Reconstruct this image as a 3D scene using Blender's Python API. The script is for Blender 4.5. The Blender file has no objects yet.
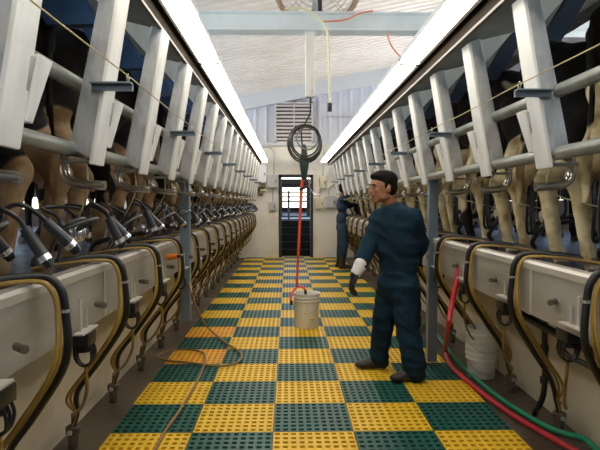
import bpy, bmesh, math, random
from mathutils import Vector, Matrix, Euler
random.seed(7)
PI = math.pi
R = math.radians
col = bpy.context.scene.collection
scene = bpy.context.scene

# ------------------------------------------------------------------ camera, world, exposure
F = 560.0
CAMZ = 1.40
cam_d = bpy.data.cameras.new('camera')
cam_d.sensor_width = 36.0
cam_d.lens = 36.0 * F / 600.0
cam_d.clip_start = 0.05
cam = bpy.data.objects.new('camera', cam_d)
col.objects.link(cam)
cam.location = (0, 0, CAMZ)
cam.rotation_euler = (R(90) - math.atan(22 / F), 0, -math.atan(12 / F))
scene.camera = cam

world = bpy.data.worlds.new('world')
scene.world = world
world.use_nodes = True
wn = world.node_tree
wbg = wn.nodes['Background']
sky = wn.nodes.new('ShaderNodeTexSky')
sky.sky_type = 'NISHITA'
sky.sun_disc = False
sky.sun_elevation = R(38)
sky.sun_rotation = R(200)
wn.links.new(sky.outputs[0], wbg.inputs[0])
wbg.inputs[1].default_value = 0.5

scene.view_settings.view_transform = 'Standard'
scene.view_settings.look = 'None'
scene.view_settings.gamma = 1.0
scene.view_settings.use_curve_mapping = False
scene.view_settings.exposure = 0.66
LAMP = 7.8           # fluorescent diffuser radiance


def area(name, loc, rot, sx, sy, power, color):
    l = bpy.data.lights.new(name, 'AREA')
    l.shape = 'RECTANGLE'
    l.size, l.size_y, l.energy, l.color = sx, sy, power, color
    l.spread = R(110)
    o = bpy.data.objects.new(name, l)
    o.location, o.rotation_euler = loc, rot
    col.objects.link(o)
    return o


# daylight through the long openings in the outer side walls
area('daylight_west', (-4.5, 6.5, 2.8), (0, R(-124), 0), 1.0, 15.0, 330, (0.74, 0.86, 1.0))
area('daylight_east', (4.8, 6.5, 2.8), (0, R(124), 0), 1.0, 15.0, 250, (0.95, 0.96, 1.0))

# ------------------------------------------------------------------ materials
MATS = {}


def mat(name, c, rough=0.6, metal=0.0, c2=None, scale=8.0, mix=(0.4, 0.65), bump=0.0, bscale=40.0,
        spec=0.5, detail=4.0, trans=0.0, stretch=None, sss=0.0, rough2=None):
    m = bpy.data.materials.new(name)
    m.use_nodes = True
    nt = m.node_tree
    p = nt.nodes['Principled BSDF']
    p.inputs['Base Color'].default_value = (*c, 1)
    p.inputs['Roughness'].default_value = rough
    p.inputs['Metallic'].default_value = metal
    p.inputs['Specular IOR Level'].default_value = spec
    if trans:
        p.inputs['Transmission Weight'].default_value = trans
    tc = nt.nodes.new('ShaderNodeTexCoord')
    vec = tc.outputs['Object']
    if stretch:
        mp = nt.nodes.new('ShaderNodeMapping')
        mp.inputs['Scale'].default_value = stretch
        nt.links.new(vec, mp.inputs[0])
        vec = mp.outputs[0]
    if c2:
        n = nt.nodes.new('ShaderNodeTexNoise')
        n.inputs['Scale'].default_value = scale
        n.inputs['Detail'].default_value = detail
        nt.links.new(vec, n.inputs['Vector'])
        r = nt.nodes.new('ShaderNodeValToRGB')
        r.color_ramp.elements[0].position, r.color_ramp.elements[1].position = mix
        r.color_ramp.elements[0].color = (*c, 1)
        r.color_ramp.elements[1].color = (*c2, 1)
        nt.links.new(n.outputs[0], r.inputs[0])
        nt.links.new(r.outputs[0], p.inputs['Base Color'])
        if rough2 is not None:
            mr = nt.nodes.new('ShaderNodeMapRange')
            mr.inputs[1].default_value, mr.inputs[2].default_value = mix
            mr.inputs[3].default_value, mr.inputs[4].default_value = rough, rough2
            nt.links.new(n.outputs[0], mr.inputs[0])
            nt.links.new(mr.outputs[0], p.inputs['Roughness'])
    if bump:
        n2 = nt.nodes.new('ShaderNodeTexNoise')
        n2.inputs['Scale'].default_value = bscale
        nt.links.new(vec, n2.inputs['Vector'])
        b = nt.nodes.new('ShaderNodeBump')
        b.inputs['Strength'].default_value = bump
        b.inputs['Distance'].default_value = 0.02
        nt.links.new(n2.outputs[0], b.inputs['Height'])
        nt.links.new(b.outputs[0], p.inputs['Normal'])
    MATS[name] = m
    return m


def emit(name, c, s):
    m = bpy.data.materials.new(name)
    m.use_nodes = True
    p = m.node_tree.nodes['Principled BSDF']
    p.inputs['Base Color'].default_value = (0.9, 0.9, 0.9, 1)
    p.inputs['Emission Color'].default_value = (*c, 1)
    p.inputs['Emission Strength'].default_value = s
    return m


M_concrete = mat('wet_concrete', (0.085, 0.062, 0.042), 0.35, c2=(0.17, 0.13, 0.09), scale=2.2, bump=0.25, bscale=25, rough2=0.7)
M_deck = mat('wet_deck', (0.045, 0.028, 0.022), 0.35, c2=(0.12, 0.08, 0.055), scale=5, bump=0.5, bscale=14, rough2=0.5)
M_yellow = mat('yellow_mat', (0.82, 0.51, 0.03), 0.5, spec=0.3, c2=(0.62, 0.36, 0.03), scale=2.5, mix=(0.5, 0.8))
M_green = mat('green_mat', (0.010, 0.095, 0.072), 0.42, spec=0.35, c2=(0.02, 0.085, 0.07), scale=3)
M_orange = mat('orange_stained_mat', (0.86, 0.36, 0.03), 0.42, c2=(0.78, 0.45, 0.03), scale=3)
M_curb = mat('painted_curb', (0.74, 0.66, 0.48), 0.6, c2=(0.60, 0.51, 0.34), scale=3.0, mix=(0.45, 0.75), bump=0.15, bscale=12)
M_steel = mat('stainless_splash', (0.43, 0.41, 0.36), 0.42, 0.35, c2=(0.33, 0.30, 0.245), scale=2.0, stretch=(1, 0.6, 3))
M_lip = mat('stainless_lip', (0.60, 0.565, 0.50), 0.42, 0.5)
M_galv = mat('galvanized', (0.56, 0.58, 0.58), 0.40, 0.35, c2=(0.27, 0.28, 0.275), scale=7, mix=(0.42, 0.72), stretch=(1.6, 1.6, 0.8), detail=7)
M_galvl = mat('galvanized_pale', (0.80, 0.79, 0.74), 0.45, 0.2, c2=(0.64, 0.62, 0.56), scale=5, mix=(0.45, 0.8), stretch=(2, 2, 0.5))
M_pipe = mat('grey_pipe', (0.30, 0.315, 0.28), 0.38, 0.45, c2=(0.22, 0.225, 0.19), scale=9)
M_brace_sky = mat('brace_painted_skylight', (0.06, 0.13, 0.27), 0.3, 0.3, c2=(0.035, 0.07, 0.15), scale=5)  # blue skylight on the left braces, put into the base colour
M_brace = mat('dark_brace', (0.035, 0.05, 0.085), 0.45, 0.3)
M_hook = mat('stainless_hook', (0.66, 0.62, 0.54), 0.22, 0.95)
M_angle = mat('blue_grey_steel', (0.20, 0.26, 0.32), 0.42, 0.5)
M_rub = mat('black_rubber', (0.012, 0.013, 0.013), 0.38)
M_cup = mat('teat_cup_shell', (0.035, 0.038, 0.04), 0.3, 0.2)
M_silver = mat('silver_band', (0.75, 0.75, 0.76), 0.22, 0.8)
M_tan = mat('yellow_tube', (0.36, 0.235, 0.045), 0.35, c2=(0.26, 0.15, 0.025), scale=6)
M_brownh = mat('brown_hose', (0.26, 0.15, 0.055), 0.45)
M_redh = mat('red_hose', (0.62, 0.03, 0.045), 0.4)
M_orangeh = mat('orange_red_hose', (0.80, 0.09, 0.04), 0.4)
M_greenh = mat('green_hose', (0.02, 0.36, 0.17), 0.35)
M_stub = mat('dull_drain_pipe', (0.15, 0.125, 0.09), 0.5, 0.3, c2=(0.08, 0.06, 0.04), scale=14)
M_ceil = mat('ceiling_sheet', (0.76, 0.70, 0.63), 0.55, c2=(0.66, 0.59, 0.51), scale=1.2, mix=(0.45, 0.8))
M_ribw = mat('ribbed_wall_sheet', (0.70, 0.73, 0.80), 0.45, c2=(0.60, 0.63, 0.70), scale=1.5)
M_bluebeam = mat('pale_beam', (0.68, 0.76, 0.77), 0.45, c2=(0.58, 0.66, 0.67), scale=2.5)
M_wall = mat('painted_block_wall', (0.82, 0.78, 0.70), 0.6, c2=(0.66, 0.58, 0.46), scale=1.6, mix=(0.5, 0.8), bump=0.1, bscale=8)
M_trimw = mat('white_trim', (0.66, 0.68, 0.70), 0.5)
M_fascia = mat('brown_fascia', (0.010, 0.007, 0.004), 0.9, spec=0.1, c2=(0.022, 0.014, 0.007), scale=7, stretch=(1, 0.2, 1))
M_edge = mat('canopy_edge', (0.13, 0.12, 0.10), 0.6, 0.0)
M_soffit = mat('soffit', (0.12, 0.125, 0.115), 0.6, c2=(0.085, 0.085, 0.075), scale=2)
M_house = mat('fixture_housing', (0.80, 0.78, 0.72), 0.4)
M_diff = emit('tube_glow', (1.0, 0.93, 0.82), LAMP)
M_bucket = mat('white_bucket', (0.80, 0.77, 0.68), 0.35, c2=(0.70, 0.64, 0.50), scale=6, mix=(0.5, 0.8))
M_bucket2 = mat('translucent_pail', (0.86, 0.87, 0.84), 0.3, c2=(0.76, 0.76, 0.70), scale=7)
M_navy = mat('navy_coverall', (0.009, 0.034, 0.062), 0.85, c2=(0.005, 0.018, 0.034), scale=5, bump=0.9, bscale=7, spec=0.2)
M_navy2 = mat('navy_coverall_lighter', (0.016, 0.045, 0.09), 0.8, c2=(0.009, 0.026, 0.055), scale=5, bump=0.3, bscale=9)
M_skin = mat('skin', (0.36, 0.16, 0.085), 0.5)
M_hair = mat('black_hair', (0.007, 0.006, 0.005), 0.8, spec=0.15, bump=0.6, bscale=60)
M_black = mat('black_glove', (0.010, 0.011, 0.013), 0.45)
M_cuff = mat('white_cuff', (0.74, 0.72, 0.70), 0.7, bump=0.3, bscale=30)
M_boot = mat('dark_boot', (0.022, 0.017, 0.013), 0.5)
M_eyew = mat('eye_white', (0.42, 0.38, 0.35), 0.4)
M_lips = mat('lips', (0.26, 0.085, 0.055), 0.5)
M_dark = mat('dark_frame', (0.022, 0.022, 0.022), 0.5)
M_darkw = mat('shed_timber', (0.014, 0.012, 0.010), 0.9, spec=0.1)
M_box = mat('grey_box', (0.50, 0.50, 0.50), 0.5)
M_boxw = mat('white_box', (0.82, 0.84, 0.88), 0.45)
M_boxy = mat('cream_box', (0.68, 0.62, 0.44), 0.5)
M_brass = mat('old_brass', (0.22, 0.16, 0.06), 0.45, 0.6, c2=(0.08, 0.09, 0.05), scale=20)
M_cordy = mat('yellow_cord', (0.42, 0.35, 0.15), 0.6)
M_cream = mat('cream_hose', (0.66, 0.62, 0.40), 0.45)
M_orangec = mat('orange_cord', (0.72, 0.22, 0.10), 0.5)
M_fan = mat('fan_housing', (0.66, 0.46, 0.33), 0.5, c2=(0.45, 0.30, 0.2), scale=5)
M_wire = mat('fan_wire', (0.42, 0.40, 0.38), 0.4, 0.6)
M_greend = mat('green_valve', (0.02, 0.04, 0.032), 0.5)
M_bluet = mat('blue_mat', (0.02, 0.16, 0.22), 0.45)
M_udder = mat('udder_skin', (0.55, 0.33, 0.26), 0.55, c2=(0.42, 0.27, 0.2), scale=8)
M_hoof = mat('hoof', (0.05, 0.035, 0.025), 0.5)
M_outw = mat('outer_wall_sheet', (0.20, 0.19, 0.20), 0.7, c2=(0.13, 0.12, 0.125), scale=1.5)
M_orangep = mat('orange_fitting', (0.80, 0.20, 0.02), 0.4)
M_louv = mat('louver_white', (0.66, 0.64, 0.62), 0.5)
M_louvd = mat('louver_dark', (0.20, 0.15, 0.13), 0.7)  # dark tone for the sheet behind the slats


def cow_mat(name, black, white, thr):
    m = bpy.data.materials.new(name)
    m.use_nodes = True
    nt = m.node_tree
    L = nt.links.new
    N = nt.nodes.new
    p = nt.nodes['Principled BSDF']
    p.inputs['Roughness'].default_value = 0.75
    p.inputs['Specular IOR Level'].default_value = 0.12
    tc, oi = N('ShaderNodeTexCoord'), N('ShaderNodeObjectInfo')
    mul = N('ShaderNodeMath'); mul.operation = 'MULTIPLY'; mul.inputs[1].default_value = 37.0
    L(oi.outputs['Random'], mul.inputs[0])
    add = N('ShaderNodeVectorMath'); add.operation = 'ADD'
    cmb = N('ShaderNodeCombineXYZ')
    L(mul.outputs[0], cmb.inputs[0]); L(mul.outputs[0], cmb.inputs[1])
    L(tc.outputs['Object'], add.inputs[0]); L(cmb.outputs[0], add.inputs[1])
    n = N('ShaderNodeTexNoise'); n.inputs['Scale'].default_value = 1.7; n.inputs['Detail'].default_value = 1.5
    L(add.outputs[0], n.inputs['Vector'])
    sep = N('ShaderNodeSeparateXYZ'); L(tc.outputs['Object'], sep.inputs[0])
    mr = N('ShaderNodeMapRange')          # legs are mostly white on these cattle
    mr.inputs[1].default_value, mr.inputs[2].default_value = 0.55, 1.05
    mr.inputs[3].default_value, mr.inputs[4].default_value = 0.22, -0.12
    L(sep.outputs[2], mr.inputs[0])
    ab = N('ShaderNodeMath'); ab.operation = 'ABSOLUTE'; L(sep.outputs[0], ab.inputs[0])
    mf = N('ShaderNodeMapRange')          # shade between the legs put into the coat: forehand darkened
    mf.inputs[1].default_value, mf.inputs[2].default_value = 0.5, 0.9
    mf.inputs[3].default_value, mf.inputs[4].default_value = 0.0, -0.22
    L(ab.outputs[0], mf.inputs[0])
    s0 = N('ShaderNodeMath'); s0.operation = 'ADD'
    L(mf.outputs[0], s0.inputs[0]); L(mr.outputs[0], s0.inputs[1])
    sm = N('ShaderNodeMath'); sm.operation = 'ADD'
    L(n.outputs[0], sm.inputs[0]); L(s0.outputs[0], sm.inputs[1])
    r = N('ShaderNodeValToRGB')
    r.color_ramp.elements[0].position, r.color_ramp.elements[1].position = thr, thr + 0.015
    r.color_ramp.elements[0].color = (*black, 1)
    r.color_ramp.elements[1].color = (1, 1, 1, 1)
    L(sm.outputs[0], r.inputs[0])
    n2 = N('ShaderNodeTexNoise'); n2.inputs['Scale'].default_value = 9; n2.inputs['Detail'].default_value = 5
    L(add.outputs[0], n2.inputs['Vector'])
    r2 = N('ShaderNodeValToRGB')
    r2.color_ramp.elements[0].position, r2.color_ramp.elements[1].position = 0.42, 0.66
    r2.color_ramp.elements[0].color = (*white, 1)
    r2.color_ramp.elements[1].color = (white[0] * 0.5, white[1] * 0.42, white[2] * 0.30, 1)
    L(n2.outputs[0], r2.inputs[0])
    mx = N('ShaderNodeMix'); mx.data_type = 'RGBA'
    L(r.outputs[0], mx.inputs['Factor'])
    mx.inputs['A'].default_value = (*black, 1)
    r.color_ramp.elements[0].color = (0, 0, 0, 1)
    L(r2.outputs[0], mx.inputs['B'])
    L(mx.outputs['Result'], p.inputs['Base Color'])
    b = N('ShaderNodeBump'); b.inputs['Strength'].default_value = 0.3; b.inputs['Distance'].default_value = 0.01
    n3 = N('ShaderNodeTexNoise'); n3.inputs['Scale'].default_value = 60
    L(tc.outputs['Object'], n3.inputs['Vector']); L(n3.outputs[0], b.inputs['Height']); L(b.outputs[0], p.inputs['Normal'])
    return m


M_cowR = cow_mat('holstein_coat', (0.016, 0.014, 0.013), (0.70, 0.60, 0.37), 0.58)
M_cowL = cow_mat('holstein_coat_tan', (0.014, 0.012, 0.011), (0.30, 0.20, 0.11), 0.62)  # left row: tan where the right row has cream, higher patch threshold


# ------------------------------------------------------------------ mesh helpers
class MB:
    def __init__(s):
        s.v, s.f = [], []

    def add(s, vs, fs):
        b = len(s.v)
        s.v += [tuple(v) for v in vs]
        s.f += [tuple(b + i for i in f) for f in fs]
        return s

    def box(s, x0, x1, y0, y1, z0, z1, M=None):
        if x0 > x1: x0, x1 = x1, x0
        if y0 > y1: y0, y1 = y1, y0
        if z0 > z1: z0, z1 = z1, z0
        vs = [Vector(p) for p in ((x0, y0, z0), (x1, y0, z0), (x1, y1, z0), (x0, y1, z0),
                                  (x0, y0, z1), (x1, y0, z1), (x1, y1, z1), (x0, y1, z1))]
        if M: vs = [M @ v for v in vs]
        return s.add(vs, [(0, 3, 2, 1), (4, 5, 6, 7), (0, 1, 5, 4), (1, 2, 6, 5), (2, 3, 7, 6), (3, 0, 4, 7)])

    def hexa(s, vs):
        """8 corners, bottom ring then top ring"""
        return s.add(vs, [(0, 3, 2, 1), (4, 5, 6, 7), (0, 1, 5, 4), (1, 2, 6, 5), (2, 3, 7, 6), (3, 0, 4, 7)])

    def prism(s, pts, y0, y1):
        """outline in x,z extruded along y"""
        n = len(pts)
        vs = [(x, y0, z) for x, z in pts] + [(x, y1, z) for x, z in pts]
        fs = [tuple(range(n))[::-1], tuple(range(n, 2 * n))]
        fs += [(i, (i + 1) % n, n + (i + 1) % n, n + i) for i in range(n)]
        return s.add(vs, fs)

    def lathe(s, prof, c=(0, 0, 0), seg=24, M=None):
        vs, fs = [], []
        for r, z in prof:
            for k in range(seg):
                a = 2 * PI * k / seg
                v = Vector((r * math.cos(a), r * math.sin(a), z))
                if M: v = M @ v
                vs.append(v + Vector(c))
        n = len(prof)
        for i in range(n - 1):
            for k in range(seg):
                k2 = (k + 1) % seg
                fs.append((i * seg + k, i * seg + k2, (i + 1) * seg + k2, (i + 1) * seg + k))
        ring = prof[0] == prof[-1]
        if prof[0][0] > 1e-4 and not ring: fs.append(tuple(range(seg))[::-1])
        if prof[-1][0] > 1e-4 and not ring: fs.append(tuple((n - 1) * seg + k for k in range(seg)))
        return s.add(vs, fs)

    def cyl(s, a, b, r, r2=None, seg=12):
        return s.tube([a, b], r, seg, r2)

    def tube(s, path, r, seg=8, r2=None, smooth=0):
        P = [Vector(p) for p in path]
        if smooth:
            P = catmull(P, smooth)
        n = len(P)
        rs = [r + ((r2 if r2 is not None else r) - r) * i / (n - 1) for i in range(n)]
        T = [(P[min(i + 1, n - 1)] - P[max(i - 1, 0)]).normalized() for i in range(n)]
        up = Vector((0, 0, 1)) if abs(T[0].z) < 0.9 else Vector((1, 0, 0))
        u = T[0].cross(up).normalized()
        vs, fs = [], []
        for i in range(n):
            u = (u - T[i] * u.dot(T[i]))
            if u.length < 1e-6: u = T[i].orthogonal()
            u.normalize()
            w = T[i].cross(u)
            for k in range(seg):
                a = 2 * PI * k / seg
                vs.append(P[i] + (u * math.cos(a) + w * math.sin(a)) * rs[i])
        for i in range(n - 1):
            for k in range(seg):
                k2 = (k + 1) % seg
                fs.append((i * seg + k, (i + 1) * seg + k, (i + 1) * seg + k2, i * seg + k2))
        fs.append(tuple(range(seg)))
        fs.append(tuple((n - 1) * seg + k for k in range(seg))[::-1])
        return s.add(vs, fs)

    def ball(s, c, r, seg=16, rings=10, M=None):
        if not isinstance(r, (tuple, list)): r = (r, r, r)
        vs, fs = [], []
        for i in range(1, rings):
            t = PI * i / rings
            for k in range(seg):
                a = 2 * PI * k / seg
                v = Vector((r[0] * math.sin(t) * math.cos(a), r[1] * math.sin(t) * math.sin(a), r[2] * math.cos(t)))
                if M: v = M @ v
                vs.append(v + Vector(c))
        top, bot = Vector((0, 0, r[2])), Vector((0, 0, -r[2]))
        if M: top, bot = M @ top, M @ bot
        vs += [top + Vector(c), bot + Vector(c)]
        nt, nb = len(vs) - 2, len(vs) - 1
        for i in range(rings - 2):
            for k in range(seg):
                k2 = (k + 1) % seg
                fs.append((i * seg + k, (i + 1) * seg + k, (i + 1) * seg + k2, i * seg + k2))
        for k in range(seg):
            k2 = (k + 1) % seg
            fs.append((nt, k, k2)); fs.append((nb, (rings - 2) * seg + k2, (rings - 2) * seg + k))
        return s.add(vs, fs)

    def build(s, name, m, parent=None, smooth=True, bevel=0.0, at=None):
        """verts are given in world space (or in the parent thing's frame when the parent sits at the origin)"""
        o0 = Vector(at) if at is not None else (ORG.get(parent.name, Vector((0, 0, 0))) if parent else Vector((0, 0, 0)))
        me = bpy.data.meshes.new(name)
        me.from_pydata([tuple(Vector(v) - o0) for v in s.v], [], s.f)
        bm = bmesh.new(); bm.from_mesh(me)
        bmesh.ops.recalc_face_normals(bm, faces=bm.faces)
        if bevel:
            bmesh.ops.bevel(bm, geom=list(bm.edges), offset=bevel, segments=2, affect='EDGES', profile=0.6)
        bm.to_mesh(me); bm.free()
        if smooth:
            me.shade_smooth()
            me.set_sharp_from_angle(angle=R(42))
        me.materials.append(m)
        o = bpy.data.objects.new(name, me)
        col.objects.link(o)
        if parent:
            o.parent = parent
            ORG[o.name] = ORG.get(parent.name, Vector((0, 0, 0)))
        elif at is not None:
            o.location = at
        return o


ORG = {}


def catmull(P, k):
    out = []
    n = len(P)
    for i in range(n - 1):
        p0, p1, p2, p3 = P[max(i - 1, 0)], P[i], P[i + 1], P[min(i + 2, n - 1)]
        for j in range(k):
            t = j / k
            out.append(0.5 * ((2 * p1) + (p2 - p0) * t + (2 * p0 - 5 * p1 + 4 * p2 - p3) * t * t
                              + (3 * p1 - p0 - 3 * p2 + p3) * t ** 3))
    out.append(P[-1])
    return out


def tag(o, label=None, cat=None, group=None, kind=None):
    if label: o['label'] = label
    if cat: o['category'] = cat
    if group: o['group'] = group
    if kind: o['kind'] = kind
    return o


def thing(name, loc, label, cat, group=None):
    o = bpy.data.objects.new(name, None)
    o.empty_display_size = 0.1
    o.location = loc
    col.objects.link(o)
    ORG[o.name] = Vector(loc)
    return tag(o, label, cat, group)


def struct(mb, name, m, smooth=False, **k):
    return tag(mb.build(name, m, smooth=smooth, **k), kind='structure')


def copy_tree(o, loc=None, parent=None):
    c = o.copy()
    col.objects.link(c)
    if parent: c.parent = parent
    if loc is not None: c.location = loc
    for ch in list(o.children):
        copy_tree(ch, None, c)
    return c


def fuse(mb, name, m, parent, voxel, smooth_it=4, at=None):
    """merge overlapping volumes into one continuous skin"""
    o = mb.build(name + '_raw', m, parent, at=at)
    md = o.modifiers.new('r', 'REMESH'); md.mode = 'VOXEL'; md.voxel_size = voxel; md.use_smooth_shade = True
    if smooth_it:
        s = o.modifiers.new('s', 'SMOOTH'); s.factor = 0.5; s.iterations = smooth_it
    dg = bpy.context.evaluated_depsgraph_get()
    me = bpy.data.meshes.new_from_object(o.evaluated_get(dg))
    me.name = name
    me.shade_smooth()
    o.modifiers.clear()
    o.data = me
    me.materials.clear(); me.materials.append(m)
    org = ORG.pop(o.name, None)
    o.name = name
    if org is not None: ORG[o.name] = org
    return o


ORD = ['nearest the camera', 'second from the camera', 'third from the camera', 'fourth from the camera',
       'fifth from the camera', 'sixth from the camera', 'seventh from the camera', 'eighth from the camera',
       'ninth from the camera', 'tenth from the camera', 'eleventh from the camera', 'twelfth from the camera',
       'thirteenth from the camera', 'fourteenth from the camera', 'fifteenth from the camera',
       'sixteenth from the camera', 'farthest of all by the back wall']

# ------------------------------------------------------------------ layout numbers
CX = 0.188           # centre line of the stalls
BACK = 14.25
DECK = 1.02
LIPU, CURBU = 1.07, 1.55
PITCH = 0.74
XL, XR = -4.3, 4.6


def U(s, u): return CX + s * u


def Uc(s, u): return 0.158 + s * u      # canopies, rails and splash curbs


def Uf(s, u): return 0.21 + s * u       # floor line


# ------------------------------------------------------------------ structure
struct(MB().box(Uf(-1, CURBU), Uf(1, CURBU), -2, BACK + 0.1, -0.12, 0.0), 'floor', M_concrete)
for s, nm in ((-1, 'left'), (1, 'right')):
    struct(MB().box(Uf(s, CURBU), Uf(s, CURBU + 0.25), -2, BACK, -0.12, 0.93), 'wall_pit_%s' % nm, M_curb)
    # deck slab reaches out over the curb
    struct(MB().box(Uc(s, LIPU + 0.02), U(s, 4.45), -2, BACK, 0.90, DECK - 0.004), 'trim_deck_%s' % nm, M_deck, )
    # outer walls with a long daylight opening
    xo = XL if s < 0 else XR
    w = MB()
    w.box(xo, xo + s * 0.12, -2, BACK, 0.9, 1.30 if s < 0 else 1.45)
    w.box(xo, xo + s * 0.12, -2, BACK, 1.50, 2.30)
    w.box(xo, xo + s * 0.12, -2, BACK, 3.3, 5.6)
    for k in range(7):
        y = -2 + k * 2.6
        w.box(xo, xo + s * 0.12, y, y + 0.2, 1.15, 3.3)
    struct(w, 'wall_%s' % nm, M_outw)

# back wall: painted block below, ribbed sheet above, a door opening between
DX0, DX1, DZ = -0.215, 0.62, 2.10
w = MB()
w.box(XL, DX0, BACK, BACK + 0.2, -0.1, 2.90)
w.box(DX1, XR, BACK, BACK + 0.2, -0.1, 2.90)
w.box(DX0, DX1, BACK, BACK + 0.2, DZ, 2.90)
struct(w, 'wall_back', M_wall)
w = MB()
pts = []
x = XL
while x < XR:
    for dx, dy in ((0, 0), (0.20, 0), (0.215, -0.035), (0.255, -0.035)):
        pts.append((x + dx, BACK + 0.1 + dy))
    x += 0.27
vs = [(px, py, 2.88) for px, py in pts] + [(px, py, 5.5) for px, py in pts]
n = len(pts)
w.add(vs, [(i, i + 1, n + i + 1, n + i) for i in range(n - 1)])
struct(w, 'wall_gable', M_ribw)
struct(MB().box(XL, XR, BACK - 0.04, BACK + 0.1, 2.86, 2.92), 'trim_1', M_trimw)
# raking trim under the roof
CZ0, CS = 4.32, 0.20


def cz(x): return CZ0 + CS * x


struct(MB().hexa([(XL, BACK - 0.1, cz(XL) - 0.36), (XR, BACK - 0.1, cz(XR) - 0.36), (XR, BACK + 0.12, cz(XR) - 0.36), (XL, BACK + 0.12, cz(XL) - 0.36),
                  (XL, BACK - 0.1, cz(XL) + 0.02), (XR, BACK - 0.1, cz(XR) + 0.02), (XR, BACK + 0.12, cz(XR) + 0.02), (XL, BACK + 0.12, cz(XL) + 0.02)]),
       'trim_2', M_trimw)
# ceiling of ribbed sheet, ribs across the pit
pts = []
y = -2.2
while y < BACK + 0.2:
    for dy, dz in ((0, 0), (0.16, 0), (0.172, -0.028), (0.205, -0.028)):
        pts.append((y + dy, dz))
    y += 0.217
n = len(pts)
vs = [(XL - 0.2, py, cz(XL - 0.2) + pz) for py, pz in pts] + [(XR + 0.2, py, cz(XR + 0.2) + pz) for py, pz in pts]
vs += [(XL - 0.2, py, cz(XL - 0.2) + 0.08) for py, pz in pts] + [(XR + 0.2, py, cz(XR + 0.2) + 0.08) for py, pz in pts]
w = MB()
w.add(vs, [(i, i + 1, n + i + 1, n + i) for i in range(n - 1)] + [(2 * n + i, 2 * n + i + 1, 3 * n + i + 1, 3 * n + i) for i in range(n - 1)])
struct(w, 'ceiling', M_ceil)
struct(MB().box(XL, XR, -2.1, -2.0, -0.1, 5.4), 'wall_front', M_outw)

# door frame
w = MB()
w.box(DX0 - 0.02, DX0 + 0.05, BACK - 0.03, BACK + 0.22, 0, DZ + 0.02)
w.box(DX1 - 0.05, DX1 + 0.02, BACK - 0.03, BACK + 0.22, 0, DZ + 0.02)
w.box(DX0 - 0.02, DX1 + 0.02, BACK - 0.03, BACK + 0.22, DZ - 0.05, DZ + 0.02)
struct(w, 'door_1', M_dark)

# beyond the door: dark steps, a rail gate, the posts and roof of a shed, a yard wall
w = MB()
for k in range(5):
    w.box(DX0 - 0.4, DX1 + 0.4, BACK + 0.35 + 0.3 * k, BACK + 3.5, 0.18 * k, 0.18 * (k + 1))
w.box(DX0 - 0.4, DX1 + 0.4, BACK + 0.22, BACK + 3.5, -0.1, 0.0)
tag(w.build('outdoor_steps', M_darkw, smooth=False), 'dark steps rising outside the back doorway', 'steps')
struct(MB().box(-8, 8, BACK + 3.5, BACK + 26, 0.4, 0.88), 'ground', mat('yard_ground', (0.30, 0.28, 0.26), 0.8, c2=(0.2, 0.18, 0.16), scale=1))
g = thing('yard_gate', (0.2, BACK + 2.2, 0.9), 'dark pipe gate seen through the open back doorway', 'gate')
for z in (1.0, 1.12, 1.45, 1.58, 1.7):
    MB().cyl((-0.5, BACK + 2.2, z), (0.95, BACK + 2.2, z), 0.022).build('gate_rail', M_dark, g)
for x in (-0.5, 0.02, 0.95):
    MB().cyl((x, BACK + 2.2, 0.9), (x, BACK + 2.2, 1.76), 0.03).build('gate_post', M_dark, g)
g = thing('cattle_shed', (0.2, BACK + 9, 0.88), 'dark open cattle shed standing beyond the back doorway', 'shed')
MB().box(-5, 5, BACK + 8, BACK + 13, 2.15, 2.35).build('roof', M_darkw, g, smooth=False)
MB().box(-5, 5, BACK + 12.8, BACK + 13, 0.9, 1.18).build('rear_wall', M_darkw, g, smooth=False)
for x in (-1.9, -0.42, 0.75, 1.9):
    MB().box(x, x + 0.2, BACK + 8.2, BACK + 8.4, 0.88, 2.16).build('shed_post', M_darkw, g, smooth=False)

# ------------------------------------------------------------------ canopies over the stalls
for s, nm in ((-1, 'left'), (1, 'right')):
    e = 0.824
    w = MB()
    w.box(Uc(s, e), Uc(s, e + 0.025), -1.9, 13.9, CAMZ + 0.93, CAMZ + 1.12)
    g = thing('stall_canopy', (Uc(s, e), 6, 2.33), 'long brown-edged canopy box over the %s stall row' % nm, 'canopy')
    w.build('fascia', M_fascia, g, smooth=False)
    MB().box(Uc(s, e - 0.004), Uc(s, e + 0.02), -1.9, 13.9, CAMZ + 0.915, CAMZ + 0.93).build('edge_strip', M_edge, g, smooth=False)
    z0, z1 = CAMZ + 0.925, CAMZ + 0.925 + 0.27 * 0.85
    w = MB()
    w.hexa([(Uc(s, e + 0.02), -1.9, z0), (Uc(s, e + 0.87), -1.9, z1), (Uc(s, e + 0.87), 13.9, z1), (Uc(s, e + 0.02), 13.9, z0),
            (Uc(s, e + 0.02), -1.9, z0 + 0.012), (Uc(s, e + 0.87), -1.9, z1 + 0.012), (Uc(s, e + 0.87), 13.9, z1 + 0.012), (Uc(s, e + 0.02), 13.9, z0 + 0.012)])
    w.build('soffit', M_soffit, g, smooth=False)
    w = MB()
    w.box(Uc(s, e), Uc(s, e + 0.87), -1.9, 13.9, CAMZ + 1.12, CAMZ + 1.14)
    w.build('top_sheet', M_galv, g, smooth=False)

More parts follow.
